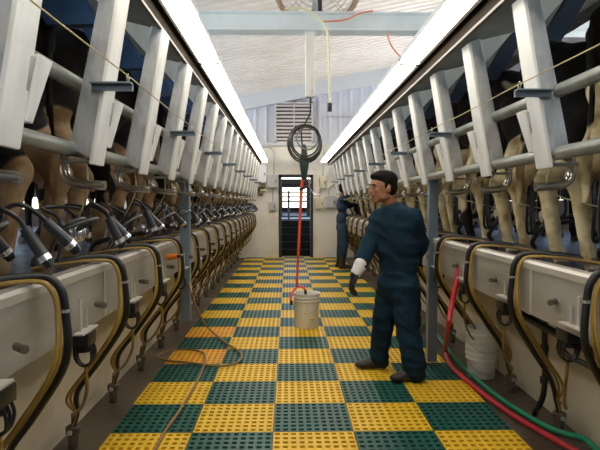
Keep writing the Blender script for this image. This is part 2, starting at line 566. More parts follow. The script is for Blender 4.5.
# fluorescent fixtures: 2.44 m long, end to end
for s, nm in ((-1, 'left'), (1, 'right')):
    for k in range(6):
        y0 = -0.79 + 2.44 * k
        x0, x1 = sorted((Uc(s, 0.655), Uc(s, 0.795)))
        t = thing('fluorescent_light', ((x0 + x1) / 2, y0 + 1.2, CAMZ + 1.0),
                  'glowing fluorescent fixture along the %s canopy edge, %s' % (nm, ORD[k]), 'light', 'fluorescent fixtures in two long lines')
        MB().box(x0, x1, y0 + 0.015, y0 + 2.425, CAMZ + 1.035, CAMZ + 1.07).build('housing', M_house, t, smooth=False)
        pr = [(x0 + 0.006, CAMZ + 1.035), (x0 + 0.004, CAMZ + 1.015), (x0 + 0.022, CAMZ + 1.0), (x1 - 0.022, CAMZ + 1.0),
              (x1 - 0.004, CAMZ + 1.015), (x1 - 0.006, CAMZ + 1.035)]
        MB().prism(pr, y0 + 0.03, y0 + 2.41).build('diffuser', M_diff, t, smooth=False)
        xs_ = x1 if s > 0 else x0
        MB().box(xs_ - 0.003, xs_ + 0.003, y0 + 0.012, y0 + 2.428, CAMZ + 0.992, CAMZ + 1.07).build('light_shield', M_fascia, t, smooth=False)  # opaque plate added to keep the tubes' light off the fascia
        for yy in (y0 + 0.012, y0 + 2.41):
            MB().box(x0, x1, yy + 0.002, yy + 0.014, CAMZ + 1.001, CAMZ + 1.05).build('end_cap', M_house, t, smooth=False)
        MB().box(min(Uc(s, 0.79), Uc(s, 0.815)), max(Uc(s, 0.79), Uc(s, 0.815)), y0 + 1.1, y0 + 1.3, CAMZ + 1.05, CAMZ + 1.065).build('bracket', M_fascia, t, smooth=False)

# ------------------------------------------------------------------ stainless splash curbs
for s, nm in ((-1, 'left'), (1, 'right')):
    t = thing('splash_curb', (Uc(s, LIPU), 6, 0.84), 'long stainless splash panel with rolled top lip along the %s pit edge' % nm, 'splash guard')
    MB().box(Uc(s, LIPU), Uc(s, LIPU + 0.018), -1.9, BACK, 0.835, 1.09).build('panel', M_steel, t, smooth=False)
    pr = [(Uc(s, LIPU - 0.008), 1.065), (Uc(s, LIPU - 0.008), 1.095), (Uc(s, LIPU + 0.004), 1.108), (Uc(s, LIPU + 0.055), 1.108), (Uc(s, LIPU + 0.055), 1.09), (Uc(s, LIPU + 0.018), 1.09), (Uc(s, LIPU + 0.018), 1.065)]
    MB().prism(pr, -1.9, BACK).build('top_lip', M_lip, t, smooth=False)
    for k in range(7):
        y = 0.55 + 2.22 * k
        MB().box(Uc(s, LIPU - 0.004), Uc(s, LIPU + 0.002), y, y + 0.03, 0.84, 1.064).build('seam_strip', M_lip, t, smooth=False)

# ------------------------------------------------------------------ stall posts with rails, gusset, hook
def make_post(s, back=0.0):
    y0, y1 = 0.0, 0.12
    org = (U(s, 0.92), 0, 1.6)
    t = thing('stall_post', org, '', 'stall post')
    X = lambda u: U(s, u)
    zb, zt = 1.575, 2.318
    bw_ = 1.03 if s > 0 else 1.16  # left brace widened to carry the painted sky blue
    # main channel, near face wide, leaning outward to the foot
    def quad(za, zb_, ua0, ua1, ub0, ub1, ya, yb):
        return [(X(ua0), ya, za), (X(ua1), ya, za + (0.045 if za < 1.7 else 0)), (X(ua1), yb, za + (0.045 if za < 1.7 else 0)), (X(ua0), yb, za),
                (X(ub0), ya, zb_), (X(ub1), ya, zb_ + 0.02), (X(ub1), yb, zb_ + 0.02), (X(ub0), yb, zb_)]
    MB().hexa(quad(zb, zt, 0.975, 1.062, 0.848, 0.908, y0 + 0.004, y1)).build('post', M_galv, t, smooth=False, bevel=0.006)
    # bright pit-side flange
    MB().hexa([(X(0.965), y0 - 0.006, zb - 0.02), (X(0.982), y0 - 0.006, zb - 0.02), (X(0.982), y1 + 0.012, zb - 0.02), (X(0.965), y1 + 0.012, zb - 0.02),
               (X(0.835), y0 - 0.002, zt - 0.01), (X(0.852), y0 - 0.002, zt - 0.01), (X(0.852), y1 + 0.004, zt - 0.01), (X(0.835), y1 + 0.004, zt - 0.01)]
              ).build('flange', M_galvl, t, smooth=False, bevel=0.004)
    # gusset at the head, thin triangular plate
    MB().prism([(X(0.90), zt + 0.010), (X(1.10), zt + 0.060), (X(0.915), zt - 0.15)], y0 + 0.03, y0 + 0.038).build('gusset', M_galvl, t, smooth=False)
    MB().hexa([(X(0.94), y0 + 0.045, 2.12), (X(bw_), y0 + 0.045, 2.12), (X(bw_), y0 + 0.10, 2.12), (X(0.94), y0 + 0.10, 2.12),
               (X(1.10), y0 + 0.045, zt + 0.06), (X(bw_ + 0.17), y0 + 0.045, zt + 0.085), (X(bw_ + 0.17), y0 + 0.10, zt + 0.085), (X(1.10), y0 + 0.10, zt + 0.06)]
              ).build('brace', M_brace if s > 0 else M_brace_sky, t, smooth=False)
    # tilted side plate on the far side
    MB().hexa([(X(0.945), y1 + 0.01, 1.635), (X(0.965), y1 + 0.01, 1.635), (X(0.965), y1 + 0.05, 1.635), (X(0.945), y1 + 0.05, 1.635),
               (X(0.905), y1 + 0.01, 1.83), (X(0.925), y1 + 0.01, 1.83), (X(0.925), y1 + 0.105, 1.83), (X(0.905), y1 + 0.105, 1.83)]
              ).build('side_plate', M_galvl, t, smooth=False, bevel=0.003)
    MB().hexa([(X(0.955), y1 - 0.01, 1.635), (X(1.03), y1 - 0.01, 1.635), (X(1.03), y1 + 0.02, 1.635), (X(0.955), y1 + 0.02, 1.635),
               (X(0.915), y1 - 0.01, 1.82), (X(0.99), y1 - 0.01, 1.82), (X(0.99), y1 + 0.02, 1.82), (X(0.915), y1 + 0.02, 1.82)]
              ).build('side_bracket', M_galv, t, smooth=False)
    for z, nm in ((1.895, 'upper_rail'), (1.62, 'lower_rail')):
        MB().cyl((Uc(s, 1.035), y0 - 0.02 - back, z), (Uc(s, 1.035), PITCH - 0.02, z), 0.030, seg=14).build(nm, M_pipe, t)
    # U clamp under the foot
    MB().box(X(0.99), X(1.10), y0 + 0.01, y0 + 0.10, 1.566, 1.578).build('clamp', M_pipe, t, smooth=False)
    # J hook in stainless tube
    pth = [(X(1.115), y0 + 0.1, 1.61), (X(1.12), y0 + 0.1, 1.56), (X(1.11), y0 + 0.1, 1.51), (X(1.075), y0 + 0.1, 1.484), (X(1.02), y0 + 0.1, 1.477), (X(0.95), y0 + 0.1, 1.472)]
    MB().tube(pth, 0.020, 12, smooth=4).build('hook', M_hook, t)
    return t


def along(s, D0, count, maker, cat, label_fn, group, **kw):
    proto = maker(s, **kw)
    for k in range(count):
        o = proto if k == 0 else copy_tree(proto)
        o.location = (proto.location.x, D0 + PITCH * k, proto.location.z)
        tag(o, label_fn(k), cat, group)
    return proto


DL, DR, NL, NR = 1.52, 2.457, 17, 15
SIDES = ((-1, 'left', DL, NL), (1, 'right', DR, NR))
for s, nm, D0, n in SIDES:
    proto = make_post(s)
    items = [proto] + [copy_tree(proto) for _ in range(n - 1)]
    for k, o in enumerate(items):
        o.location = (proto.location.x, D0 + PITCH * k, proto.location.z)
        q = 'bare galvanized' if k % 2 == (0 if s < 0 else 1) else 'bracket-bearing galvanized'
        tag(o, '%s stall post of the %s row, %s' % (q, nm, ORD[k] if k < n - 1 else ORD[16]), 'stall post', 'leaning stall posts of the %s row' % nm)
    # rails that come from the stall nearer than the frame
    y = D0
    for z, w_ in ((1.895, 'upper'), (1.62, 'lower')):
        tag(MB().cyl((Uc(s, 1.035), y - 1.3, z), (Uc(s, 1.035), y - 0.022, z), 0.030, seg=14).build('end_rail', M_pipe),
            '%s grey pipe rail running out of frame before the first %s post' % (w_, nm), 'rail', 'rails running out of the frame')

# blue-grey brackets on every second post, with the trip cord strung through them
for s, nm, D0, n in SIDES:
    pr = None
    zb = 1.842 if s < 0 else 1.862
    ux = 0.80
    ks = list(range(1, n, 2)) if s < 0 else list(range(0, n, 2))
    for i, k in enumerate(ks):
        y = D0 + PITCH * k
        if pr is None:
            pr = thing('cord_bracket', (U(s, 0.90), y, 1.90), '', 'bracket')
            w = MB().box(U(s, 0.80), U(s, 0.96), y - 0.022, y - 0.008, zb, zb + 0.03)
            w.box(U(s, 0.80), U(s, 0.96), y - 0.05, y - 0.008, zb + 0.024, zb + 0.03)
            w.build('angle_arm', M_angle, pr, smooth=False)
            MB().tube([(U(s, 0.815), y - 0.03, zb + 0.03), (U(s, 0.815), y - 0.045, zb + 0.05), (U(s, 0.815), y - 0.03, zb + 0.062), (U(s, 0.815), y - 0.015, zb + 0.05), (U(s, 0.815), y - 0.03, zb + 0.03)], 0.003, 6, smooth=3).build('eyelet', M_hook, pr)
            o = pr
        else:
            o = copy_tree(pr)
        o.location = (pr.location.x, y, 1.90)
        tag(o, 'blue-grey angle bracket jutting over the pit from the %s posts, %s' % (nm, ORD[i]), 'bracket', 'cord brackets on the %s posts' % nm)
    pth = [(U(s, 0.80), -1.0, zb + 0.045)]
    for k in ks:
        y = D0 + PITCH * k - 0.03
        pth += [(U(s, 0.80), y - 0.7, zb + 0.04), (U(s, 0.80), y, zb + 0.045)]
    tag(MB().tube(pth, 0.0026, 6).build('trip_cord', M_cordy), 'thin yellow cord strung along the %s stall posts' % nm, 'cord')

# ------------------------------------------------------------------ cows
def make_cow(s, m, name='cow'):
    """local frame: x = distance from the rump towards the head, z from the deck"""
    org = (0, 0, 0)
    t = thing(name, org, '', 'cow')
    f = s
    def P(x, y, z): return (f * x, y, z)
    b = MB()
    def E(x, y, z, rx, ry, rz): b.ball(P(x, y, z), (rx, ry, rz), 20, 14)
    def C(a, c, r, r2): b.tube([P(*a), P(*c)], r, 12, r2); b.ball(P(*a), r, 12, 8); b.ball(P(*c), r2, 12, 8)
    E(0.36, 0, 1.06, 0.34, 0.24, 0.27); E(0.75, 0, 0.98, 0.45, 0.30, 0.34); E(1.15, 0, 0.97, 0.42, 0.31, 0.36)
    E(1.50, 0, 1.02, 0.28, 0.22, 0.34); E(0.9, 0, 1.18, 0.75, 0.16, 0.15); E(0.16, 0, 1.2, 0.15, 0.15, 0.13)
    for y in (-1, 1):
        E(0.42, y * 0.19, 1.24, 0.08, 0.07, 0.07)        # hook bones
        E(0.08, y * 0.12, 1.17, 0.07, 0.05, 0.07)        # pin bones
        E(0.27, y * 0.17, 0.98, 0.23, 0.11, 0.26)        # thigh
        C((0.26, y * 0.19, 0.86), (0.13, y * 0.20, 0.62), 0.14, 0.088)
        C((0.13, y * 0.20, 0.64), (0.03, y * 0.20, 0.50), 0.088, 0.062)
        E(0.02, y * 0.20, 0.50, 0.058, 0.056, 0.07)
        C((0.04, y * 0.20, 0.47), (0.09, y * 0.205, 0.17), 0.053, 0.042)
        E(0.095, y * 0.205, 0.14, 0.045, 0.042, 0.04)
        C((0.10, y * 0.205, 0.12), (0.13, y * 0.21, 0.055), 0.04, 0.05)
        C((1.50, y * 0.16, 0.80), (1.50, y * 0.17, 0.45), 0.11, 0.055)
        C((1.50, y * 0.17, 0.45), (1.50, y * 0.17, 0.14), 0.042, 0.034)
        C((1.50, y * 0.17, 0.12), (1.54, y * 0.17, 0.05), 0.04, 0.05)
        b.ball(P(2.13, y * 0.19, 1.30), (0.035, 0.10, 0.05), 12, 8)   # ears
    C((1.58, 0, 1.08), (2.02, 0, 1.22), 0.22, 0.13)
    C((2.05, 0, 1.26), (2.40, 0, 1.02), 0.125, 0.075)
    E(2.42, 0, 1.0, 0.07, 0.075, 0.06)
    b.tube([P(0.08, 0, 1.26), P(0.0, 0, 1.24), P(-0.025, 0, 1.1), P(-0.015, 0, 0.85), P(-0.02, 0.02, 0.62)], 0.03, 10, 0.018, smooth=3)
    b.tube([P(-0.02, 0.02, 0.64), P(-0.02, 0.03, 0.5), P(-0.02, 0.03, 0.36)], 0.035, 10, 0.02)
    fuse(b, 'body', m, t, 0.022, 5)
    ub = MB()
    ub.ball(P(0.42, 0, 0.66), (0.20, 0.14, 0.15), 18, 12)
    ub.ball(P(0.33, 0.06, 0.62), (0.11, 0.08, 0.13), 14, 10); ub.ball(P(0.33, -0.06, 0.62), (0.11, 0.08, 0.13), 14, 10)
    for x in (0.30, 0.46):
        for y in (-0.06, 0.06):
            ub.tube([P(x, y, 0.54), P(x, y, 0.45)], 0.018, 8, 0.012)
    fuse(ub, 'udder', M_udder, t, 0.012, 2)
    for x, yy in ((0.125, 0.21), (1.545, 0.17)):
        for y in (-1, 1):
            h = MB()
            for d in (-0.024, 0.024):
                h.lathe([(0.034, 0.0), (0.030, 0.045), (0.018, 0.062)], P(x, y * yy + d, 0.0), 10, Matrix.Diagonal((1.5, 0.7, 1)).to_3x3())
            h.build('hoof', M_hoof, t)
    return t


for s, nm, D0, n in SIDES:
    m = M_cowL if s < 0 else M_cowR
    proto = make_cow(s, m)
    for k in range(n):
        o = proto if k == 0 else copy_tree(proto)
        jit = random.uniform(-0.05, 0.05)
        o.location = (U(s, 1.19 + random.uniform(0, 0.07)), D0 + PITCH * k + 0.10 + jit * 0.6, DECK)
        tag(o, 'black and white cow standing in the %s row, %s' % (nm, ORD[k] if k < n - 1 else ORD[16]), 'cow', 'cows of the %s row' % nm)

# ------------------------------------------------------------------ milking clusters with their hoses
def curve_hose(s, dh, ds, off=0.0, lift=0.0, bow=0.0, k=0.0):
    """over the lip, down the front of the splash panel, back under to the floor stub"""
    X = lambda u: U(s, u)
    return [(X(1.33), dh - 0.22 + off, 1.12 + lift), (X(1.20), dh - 0.10 + off, 1.135 + lift), (X(1.08), dh + off, 1.135 + lift), (X(1.015 + k), dh + 0.01 + off, 1.10 + lift * 0.6),
            (X(0.995 + k), dh + 0.015 + off, 1.0), (X(1.0 + k), dh + 0.02 + off - bow * 0.5, 0.82), (X(1.15 + k), dh + 0.11 + off - bow, 0.60),
            (X(1.32 + k), dh + 0.24 + off - bow, 0.39), (Uf(s, 1.40), ds - 0.04 + off * 0.5, 0.22), (Uf(s, 1.44), ds + off * 0.3, 0.125)]


def make_cluster(s, hanging, dh, ds, rnd=None):
    """all y values relative to the post"""
    X = lambda u: U(s, u)
    t = thing('milking_cluster', (X(1.1), 0, 1.02), '', 'milking cluster')
    if hanging:
        rn = lambda a: rnd.uniform(-a, a)
        cl = (X(1.17 + rn(0.02)), 0.28 + rn(0.05), 1.25 + rn(0.02))
        cups = [(0.965, 0.42, -0.035, 0.05), (0.985, 0.31, -0.025, 0.02), (1.10, 0.18, 0.0, -0.05), (1.17, 0.44, 0.02, 0.05)]
        for u, y, du, dy in cups:
            u += rn(0.03); y += rn(0.04); dz = rn(0.02)
            a = Vector((X(u + 0.045), y - 0.03, 1.335 + dz)); b_ = Vector((X(u + du + rn(0.03)), y + dy + rn(0.05), 1.20 + dz))
            d = (b_ - a).normalized()
            c = MB().tube([a, a + d * 0.105], 0.0175, 14, 0.0215).build('teat_cup', M_cup, t)
            MB().tube([a + d * 0.105, a + d * 0.125], 0.0228, 14).build('band', M_silver, c)
            MB().tube([a + d * 0.125, a + d * 0.15], 0.0215, 14, 0.016).build('mouthpiece', M_rub, c)
            MB().tube([a + d * 0.01, a - d * 0.035, a - d * 0.05 + Vector((s * 0.045, -0.01, 0.02)), Vector(cl) + Vector((-s * 0.04, (y - 0.3) * 0.4, 0.10)), Vector(cl) + Vector((0, (y - 0.3) * 0.2, 0.01))],
                      0.0085, 8, smooth=5).build('short_tube', M_rub, t)
        for q_ in range(2):
            MB().tube([cl, (X(1.0 + rn(0.04)), 0.1 + rn(0.1), 1.36 + rn(0.03)), (X(1.05), -0.05 + rn(0.08), 1.26 + rn(0.05)), (X(1.15), 0.05 + rn(0.1), 1.16)], 0.008, 8, smooth=5).build('loop_tube', M_rub, t)
    else:
        cl = (X(1.36), 0.12, 1.33)
        for du, dy in ((0.0, -0.06), (0.0, 0.06), (0.14, -0.06), (0.14, 0.06)):
            a = Vector((X(1.43 + du), 0.10 + dy, 1.42)); d = Vector((0, 0, 1))
            c = MB().tube([a, a + d * 0.13], 0.0265, 14).build('teat_cup', M_cup, t)
            MB().tube([a + d * 0.13, a + d * 0.15], 0.0290, 14).build('band', M_silver, c)
            MB().tube([Vector(cl), Vector(cl) + Vector((s * -0.03, dy * 1.2, -0.06)), a + Vector((s * -0.015, dy * 0.3, -0.09)), a], 0.0105, 8, smooth=5).build('short_tube', M_rub, t)
        for dy in (-0.05, -0.015, 0.03):
            MB().tube([(X(1.26), 0.11 + dy, 1.50), (X(1.25), 0.11 + dy, 1.36), (X(1.27), 0.13 + dy * 1.6, 1.22), (X(1.33), 0.15 + dy, 1.25), (cl[0], cl[1], cl[2])], 0.009, 8, smooth=5).build('loop_tube', M_rub, t)
    MB().lathe([(0.0, -0.05), (0.032, -0.045), (0.045, -0.015), (0.045, 0.01), (0.03, 0.03), (0.0, 0.035)], cl, 18).build('claw', M_silver if hanging else M_boxy, t)
    MB().tube([(X(1.03), 0.10, 1.59), (X(1.04), 0.14, 1.45), (cl[0], cl[1], cl[2] + 0.03)], 0.0035, 6, smooth=4).build('lift_cord', M_cream, t)
    p = curve_hose(s, dh, ds)
    MB().tube([(cl[0], cl[1], cl[2] - 0.04), (X(1.30), (cl[1] + dh - 0.22) / 2, 1.17)] + p, 0.0155, 12, smooth=5).build('milk_hose', M_rub, t)
    for i, (off, lift, bow) in enumerate(((-0.026, -0.012, 0.03), (-0.040, -0.012, 0.075))):
        p = curve_hose(s, dh, ds, off, lift, bow, 0.014)
        MB().tube(p, 0.0075, 8, smooth=5).build('pulse_hose', M_tan, t)
    # strap that ties the bundle
    MB().lathe([(0.015, -0.006), (0.022, -0.006), (0.022, 0.006), (0.015, 0.006), (0.015, -0.006)], (X(0.996), dh + 0.016, 1.01), 14).build('tie', M_silver, t)
    return t


def make_pulsator(s):
    X = lambda u: U(s, u)
    t = thing('pulsator_valve', (X(1.10), 0, 0.74), '', 'valve')
    MB().box(X(1.05), X(1.13), -0.05, 0.06, 0.775, 0.835).build('body', M_rub, t, bevel=0.008)
    MB().lathe([(0.03, 0), (0.033, 0.02), (0.022, 0.035)], (X(1.09), 0.01, 0.745), 14).build('cap', M_dark, t)
    for dy in (-0.025, 0.0, 0.028):
        MB().tube([(X(1.06), dy, 0.79), (X(1.045), dy, 0.745), (X(1.055), 0.5 * dy, 0.70), (X(1.09), 0.3 * dy, 0.685), (X(1.12), dy * 0.6, 0.72), (X(1.12), dy, 0.79)], 0.0058, 7, smooth=4).build('loop_hose', M_rub, t)
    e = 0.72 if s < 0 else 0.84
    MB().tube([(X(1.08), 0.0, 0.69), (X(1.08), 0.01, 0.62), (X(1.10), 0.06, 0.54), (X(1.20), 0.26, 0.40), (X(1.34), 0.52, 0.27), (Uf(s, 1.43), e - 0.03, 0.20), (Uf(s, 1.44), e, 0.12)], 0.0085, 8, smooth=5).build('drain_tube', M_tan, t)
    # little hanger plate on the stainless
    w = MB().box(X(1.0), X(1.04), -0.24, -0.06, 0.872, 0.879)
    w.box(X(1.028), X(1.038), -0.19, -0.17, 0.875, 1.01)
    w.box(X(1.028), X(1.036), -0.12, -0.11, 0.875, 0.96)
    w.build('hanger_plate', M_lip, t, smooth=False)
    MB().cyl((X(1.04), 0.04, 0.95), (X(0.995), 0.0, 0.95), 0.014).build('nipple', M_stub, t)
    return t


def make_stub(s):
    x = Uf(s, 1.44)
    t = thing('floor_stub', (x, 0, 0), '', 'drain pipe')
    MB().lathe([(0.030, 0), (0.030, 0.10)], (x, 0, 0), 16).build('riser', M_stub, t)
    MB().lathe([(0.036, 0.085), (0.040, 0.09), (0.040, 0.122), (0.034, 0.128)], (x, 0, 0), 16).build('collar', M_stub, t)
    MB().box(x - 0.01, x + 0.01, -0.06, -0.035, 0.095, 0.115).build('clamp_screw', M_lip, t, smooth=False)
    return t


for s, nm, D0, n in SIDES:
    dh, ds = (0.50, 0.92) if s < 0 else (0.45, 0.87)
    rnd = random.Random(11)
    protos = [make_cluster(s, s < 0, dh, ds, rnd) for _ in range(4 if s < 0 else 1)]
    proto = protos[0]
    hose = 'cups hanging over the lip' if s < 0 else 'cups raised under the udder'
    for k in range(n):
        o = protos[k] if k < len(protos) else copy_tree(protos[(k * 3 + k // 4) % len(protos)])
        o.location = (proto.location.x, D0 + PITCH * k, proto.location.z)
        tag(o, '%s row milking cluster, %s, %s' % (nm, hose, ORD[k] if k < n - 1 else ORD[16]), 'milking cluster', 'milking clusters of the %s row' % nm)
    o = copy_tree(proto)
    o.location.y = D0 - PITCH
    if s > 0:
        tag(o, 'milking cluster of the right row cut by the frame edge at right', 'milking cluster', 'milking clusters of the right row')
    else:
        tag(o, 'milking cluster of the left row cut by the frame edge at left', 'milking cluster', 'milking clusters of the left row')
    pp = make_pulsator(s)
    for k in range(n):
        o = pp if k == 0 else copy_tree(pp)
        o.location = (pp.location.x, D0 + PITCH * k + (0.03 if s > 0 else 0.20), pp.location.z)
        tag(o, 'black looped-hose pulsator valve, %s splash panel, %s' % (nm, ORD[k] if k < n - 1 else ORD[16]), 'valve', 'pulsator valves of the %s side' % nm)
    st = make_stub(s)
    for k in range(n):
        o = st if k == 0 else copy_tree(st)
        o.location = (st.location.x, D0 + PITCH * k + ds, 0)
        tag(o, 'short drain pipe stub by the %s curb, %s' % (nm, ORD[k] if k < n - 1 else ORD[16]), 'drain pipe', 'floor stubs of the %s side' % nm)

# black branching drain pipe under the right panel, near the frame edge
t = thing('black_drain_pipe', (1.62, 3.6, 0), 'black branching drain pipe hung under the right splash panel', 'pipe')
MB().tube([(1.30, 3.2, 0.82), (1.36, 3.2, 0.74), (1.54, 3.33, 0.70), (1.585, 3.4, 0.60), (1.60, 3.42, 0.26), (1.60, 3.48, 0.12), (1.62, 3.58, 0.05), (1.62, 3.60, 0.0)], 0.018, 10, smooth=3).build('drop_pipe', M_rub, t)
MB().tube([(1.33, 3.25, 0.78), (1.34, 3.05, 0.755), (1.35, 2.6, 0.74), (1.36, 1.9, 0.73)], 0.020, 10, smooth=3).build('side_pipe', M_rub, t)
MB().tube([(1.35, 2.75, 0.75), (1.37, 2.72, 0.66), (1.40, 2.6, 0.64), (1.42, 2.3, 0.64)], 0.014, 10, smooth=3).build('branch_pipe', M_rub, t)
for z in (0.30, 0.5):
    MB().lathe([(0.025, -0.02), (0.025, 0.02)], (1.592, 3.41, z), 12).build('coupling', M_dark, t)

# ------------------------------------------------------------------ square uprights bolted to the splash panels
for s, nm, y in ((-1, 'left', 4.72), (1, 'right', 4.72)):
    x0 = Uc(s, 1.02) if s < 0 else 1.225
    t = thing('steel_upright', (x0, y, 0.40), 'blue-grey square steel upright bolted to the %s splash panel' % nm, 'post')
    MB().box(x0 - 0.04, x0 + 0.04, y - 0.04, y + 0.04, 0.40 if s < 0 else 0.05, 1.60).build('tube', M_angle, t, smooth=False, bevel=0.006)
    MB().box(x0 - 0.05, x0 + 0.05, y - 0.05, y + 0.05, 1.59, 1.60).build('cap_plate', M_angle, t, smooth=False)
    MB().box(min(x0, U(s, 1.068)), max(x0, U(s, 1.068)), y - 0.06, y + 0.06, 0.88, 0.98).build('mount', M_galv, t, smooth=False)

# ------------------------------------------------------------------ perforated mat tiles
TW = 0.4825
TX = 0.489
MX0 = -1.069
MY0 = 1.384 * F / (432.6 - 203.3) - 0.04


def tile_mesh(m, name):
    nx, ny = 10, 8
    g, H = 0.003, 0.016
    a = TW - 2 * g
    ax = TX - 2 * g
    xs, ys = [0.0], [0.0]
    px, py = ax / nx, a / ny
    w = MB()
    hx, hy = px * 0.60, py * 0.50
    for i in range(nx): xs += [i * px + (px - hx) / 2, i * px + (px + hx) / 2]
    for j in range(ny): ys += [j * py + (py - hy) / 2, j * py + (py + hy) / 2]
    xs.append(ax); ys.append(a)
    vs, fs, idx = [], [], {}
    def V(i, j, z):
        k = (i, j, z)
        if k not in idx:
            idx[k] = len(vs); vs.append((g + xs[i], g + ys[j], z))
        return idx[k]
    hole = lambda i, j: 0 <= i < len(xs) - 1 and 0 <= j < len(ys) - 1 and i % 2 == 1 and j % 2 == 1
    for i in range(len(xs) - 1):
        for j in range(len(ys) - 1):
            if hole(i, j):
                for (a0, b0), (a1, b1) in (((i, j), (i + 1, j)), ((i + 1, j), (i + 1, j + 1)), ((i + 1, j + 1), (i, j + 1)), ((i, j + 1), (i, j))):
                    fs.append((V(a0, b0, 0.002), V(a1, b1, 0.002), V(a1, b1, H), V(a0, b0, H)))
            else:
                fs.append((V(i, j, H), V(i + 1, j, H), V(i + 1, j + 1, H), V(i, j + 1, H)))
    X, Y = len(xs) - 1, len(ys) - 1
    for i in range(X):
        fs.append((V(i, 0, 0.002), V(i + 1, 0, 0.002), V(i + 1, 0, H), V(i, 0, H)))
        fs.append((V(i, Y, 0.002), V(i + 1, Y, 0.002), V(i + 1, Y, H), V(i, Y, H)))
    for j in range(Y):
        fs.append((V(0, j, 0.002), V(0, j + 1, 0.002), V(0, j + 1, H), V(0, j, H)))
        fs.append((V(X, j, 0.002), V(X, j + 1, 0.002), V(X, j + 1, H), V(X, j, H)))
    me = bpy.data.meshes.new(name)
    me.from_pydata(vs, [], fs)
    me.materials.append(m)
    return me, vs, fs


yme, tv, tf = tile_mesh(M_yellow, 'mat_tile_yellow')
gme, _, _ = tile_mesh(M_green, 'mat_tile_green')
ome, _, _ = tile_mesh(M_orange, 'mat_tile_orange')
floor_mat = thing('floor_mat', (MX0, MY0, 0), 'checkered yellow and green perforated rubber mat laid down the pit floor', 'mat')
far = {0: MB(), 1: MB()}
r0, r1 = -3, 25
cnt = 0
stain = {(0, 2), (0, 4), (0, 6), (0, 3), (0, 5), (1, 3), (0, 8)}
for r in range(r0, r1):
    for c in range(5):
        yellow = (c + r) % 2 == 1      # centre tile right below the frame bottom row is yellow
        x, y = MX0 + c * TX, MY0 + r * TW
        if cnt < 100:
            cnt += 1
            me = yme if yellow else gme
            if yellow and (c, r) in stain: me = ome
            o = bpy.data.objects.new('mat_tile', me)
            col.objects.link(o)
            o.parent = floor_mat
            o.location = (c * TX, r * TW, 0)
            o['label'] = ('orange-stained yellow tile' if me is ome else 'yellow perforated tile') if yellow else 'green perforated tile'
        else:
            k = 0 if yellow else 1
            far[k].add([(x + a, y + b, z) for a, b, z in tv], tf)
for k, mm in ((0, M_yellow), (1, M_green)):
    o = far[k].build('distant_mat_tiles', mm, floor_mat, smooth=False)
    tag(o, ('yellow' if k == 0 else 'green') + ' tiles farthest away', kind='stuff')
yb = MY0 + r1 * TW
tag(MB().box(-0.55, 1.75, yb + 0.02, BACK - 0.15, 0.001, 0.014).build('plain_mat', M_bluet, smooth=False),
    'plain blue-green mat lying in front of the back doorway', 'mat')

# ------------------------------------------------------------------ overhead: beam, drop tube, fan, cords
t = thing('roof_beam', (0, 6.2, 3.26), 'pale blue steel beam spanning the pit under the roof', 'beam')
pr = [(6.1, 3.26), (6.3, 3.26), (6.3, 3.275), (6.21, 3.29), (6.21, 3.43), (6.3, 3.445), (6.3, 3.46), (6.1, 3.46), (6.1, 3.445), (6.13, 3.43), (6.13, 3.29), (6.1, 3.275)]
w = MB()
n = len(pr)
w.add([(XL, y, z) for y, z in pr] + [(XR, y, z) for y, z in pr],
      [tuple(range(n)), tuple(range(n, 2 * n))] + [(i, (i + 1) % n, n + (i + 1) % n, n + i) for i in range(n)])
w.build('web', M_bluebeam, t, smooth=False)
dx = (310 - 288) * 6.2 / F
t = thing('drop_tube', (dx, 6.2, 2.56), 'white square tube hanging from the roof beam above the hose coil', 'hanger')
MB().box(dx - 0.05, dx + 0.05, 6.15, 6.25, 2.56, 3.262).build('tube', M_galvl, t, smooth=False, bevel=0.005)
MB().cyl((dx + 0.005, 6.2, 2.56), (dx + 0.005, 6.2, 2.50), 0.014).build('eye_bolt', M_dark, t)

# coiled hose
cx_, cz_ = (305.5 - 288) * 6.2 / F, CAMZ - (142 - 203) * 6.2 / F
pth = [(dx + 0.005, 6.19, 2.50), (dx + 0.0, 6.18, 2.38), (cx_ - 0.02, 6.16, 2.24)]
for k in range(0, 5 * 20):
    a = 2 * PI * k / 20 + 2.2
    rr = 0.160 + 0.018 * math.sin(k * 0.17) + 0.006 * (k // 20)
    pth.append((cx_ + rr * math.cos(a) * 0.97, 6.12 + 0.022 * (k / 20) + 0.006 * math.sin(k), cz_ - 0.005 * (k // 20) + rr * 1.08 * math.sin(a)))
pth += [(cx_ - 0.02, 6.22, cz_ - 0.26), (cx_ - 0.02, 6.2, cz_ - 0.36)]
t = thing('coiled_hose', (cx_, 6.2, cz_), 'dark hose coil hanging below the white drop tube', 'hose')
MB().tube(pth, 0.0095, 8).build('coil', mat('dark_olive_hose', (0.035, 0.04, 0.03), 0.4), t)
p2 = []
for k in range(41):
    a = 2 * PI * k / 20 + 0.6
    p2.append((cx_ + 0.02 + 0.115 * math.cos(a), 6.15 + 0.02 * (k / 20), cz_ + 0.035 + 0.125 * math.sin(a)))
MB().tube(p2, 0.009, 8).build('inner_coil', M_pipe, t)
MB().lathe([(0.03, -0.36), (0.035, -0.3), (0.05, -0.2), (0.05, -0.12), (0.035, -0.08), (0.03, 0.0), (0.012, 0.03)], (cx_ - 0.015, 6.2, cz_ - 0.06), 14).build('valve', M_greend, t)
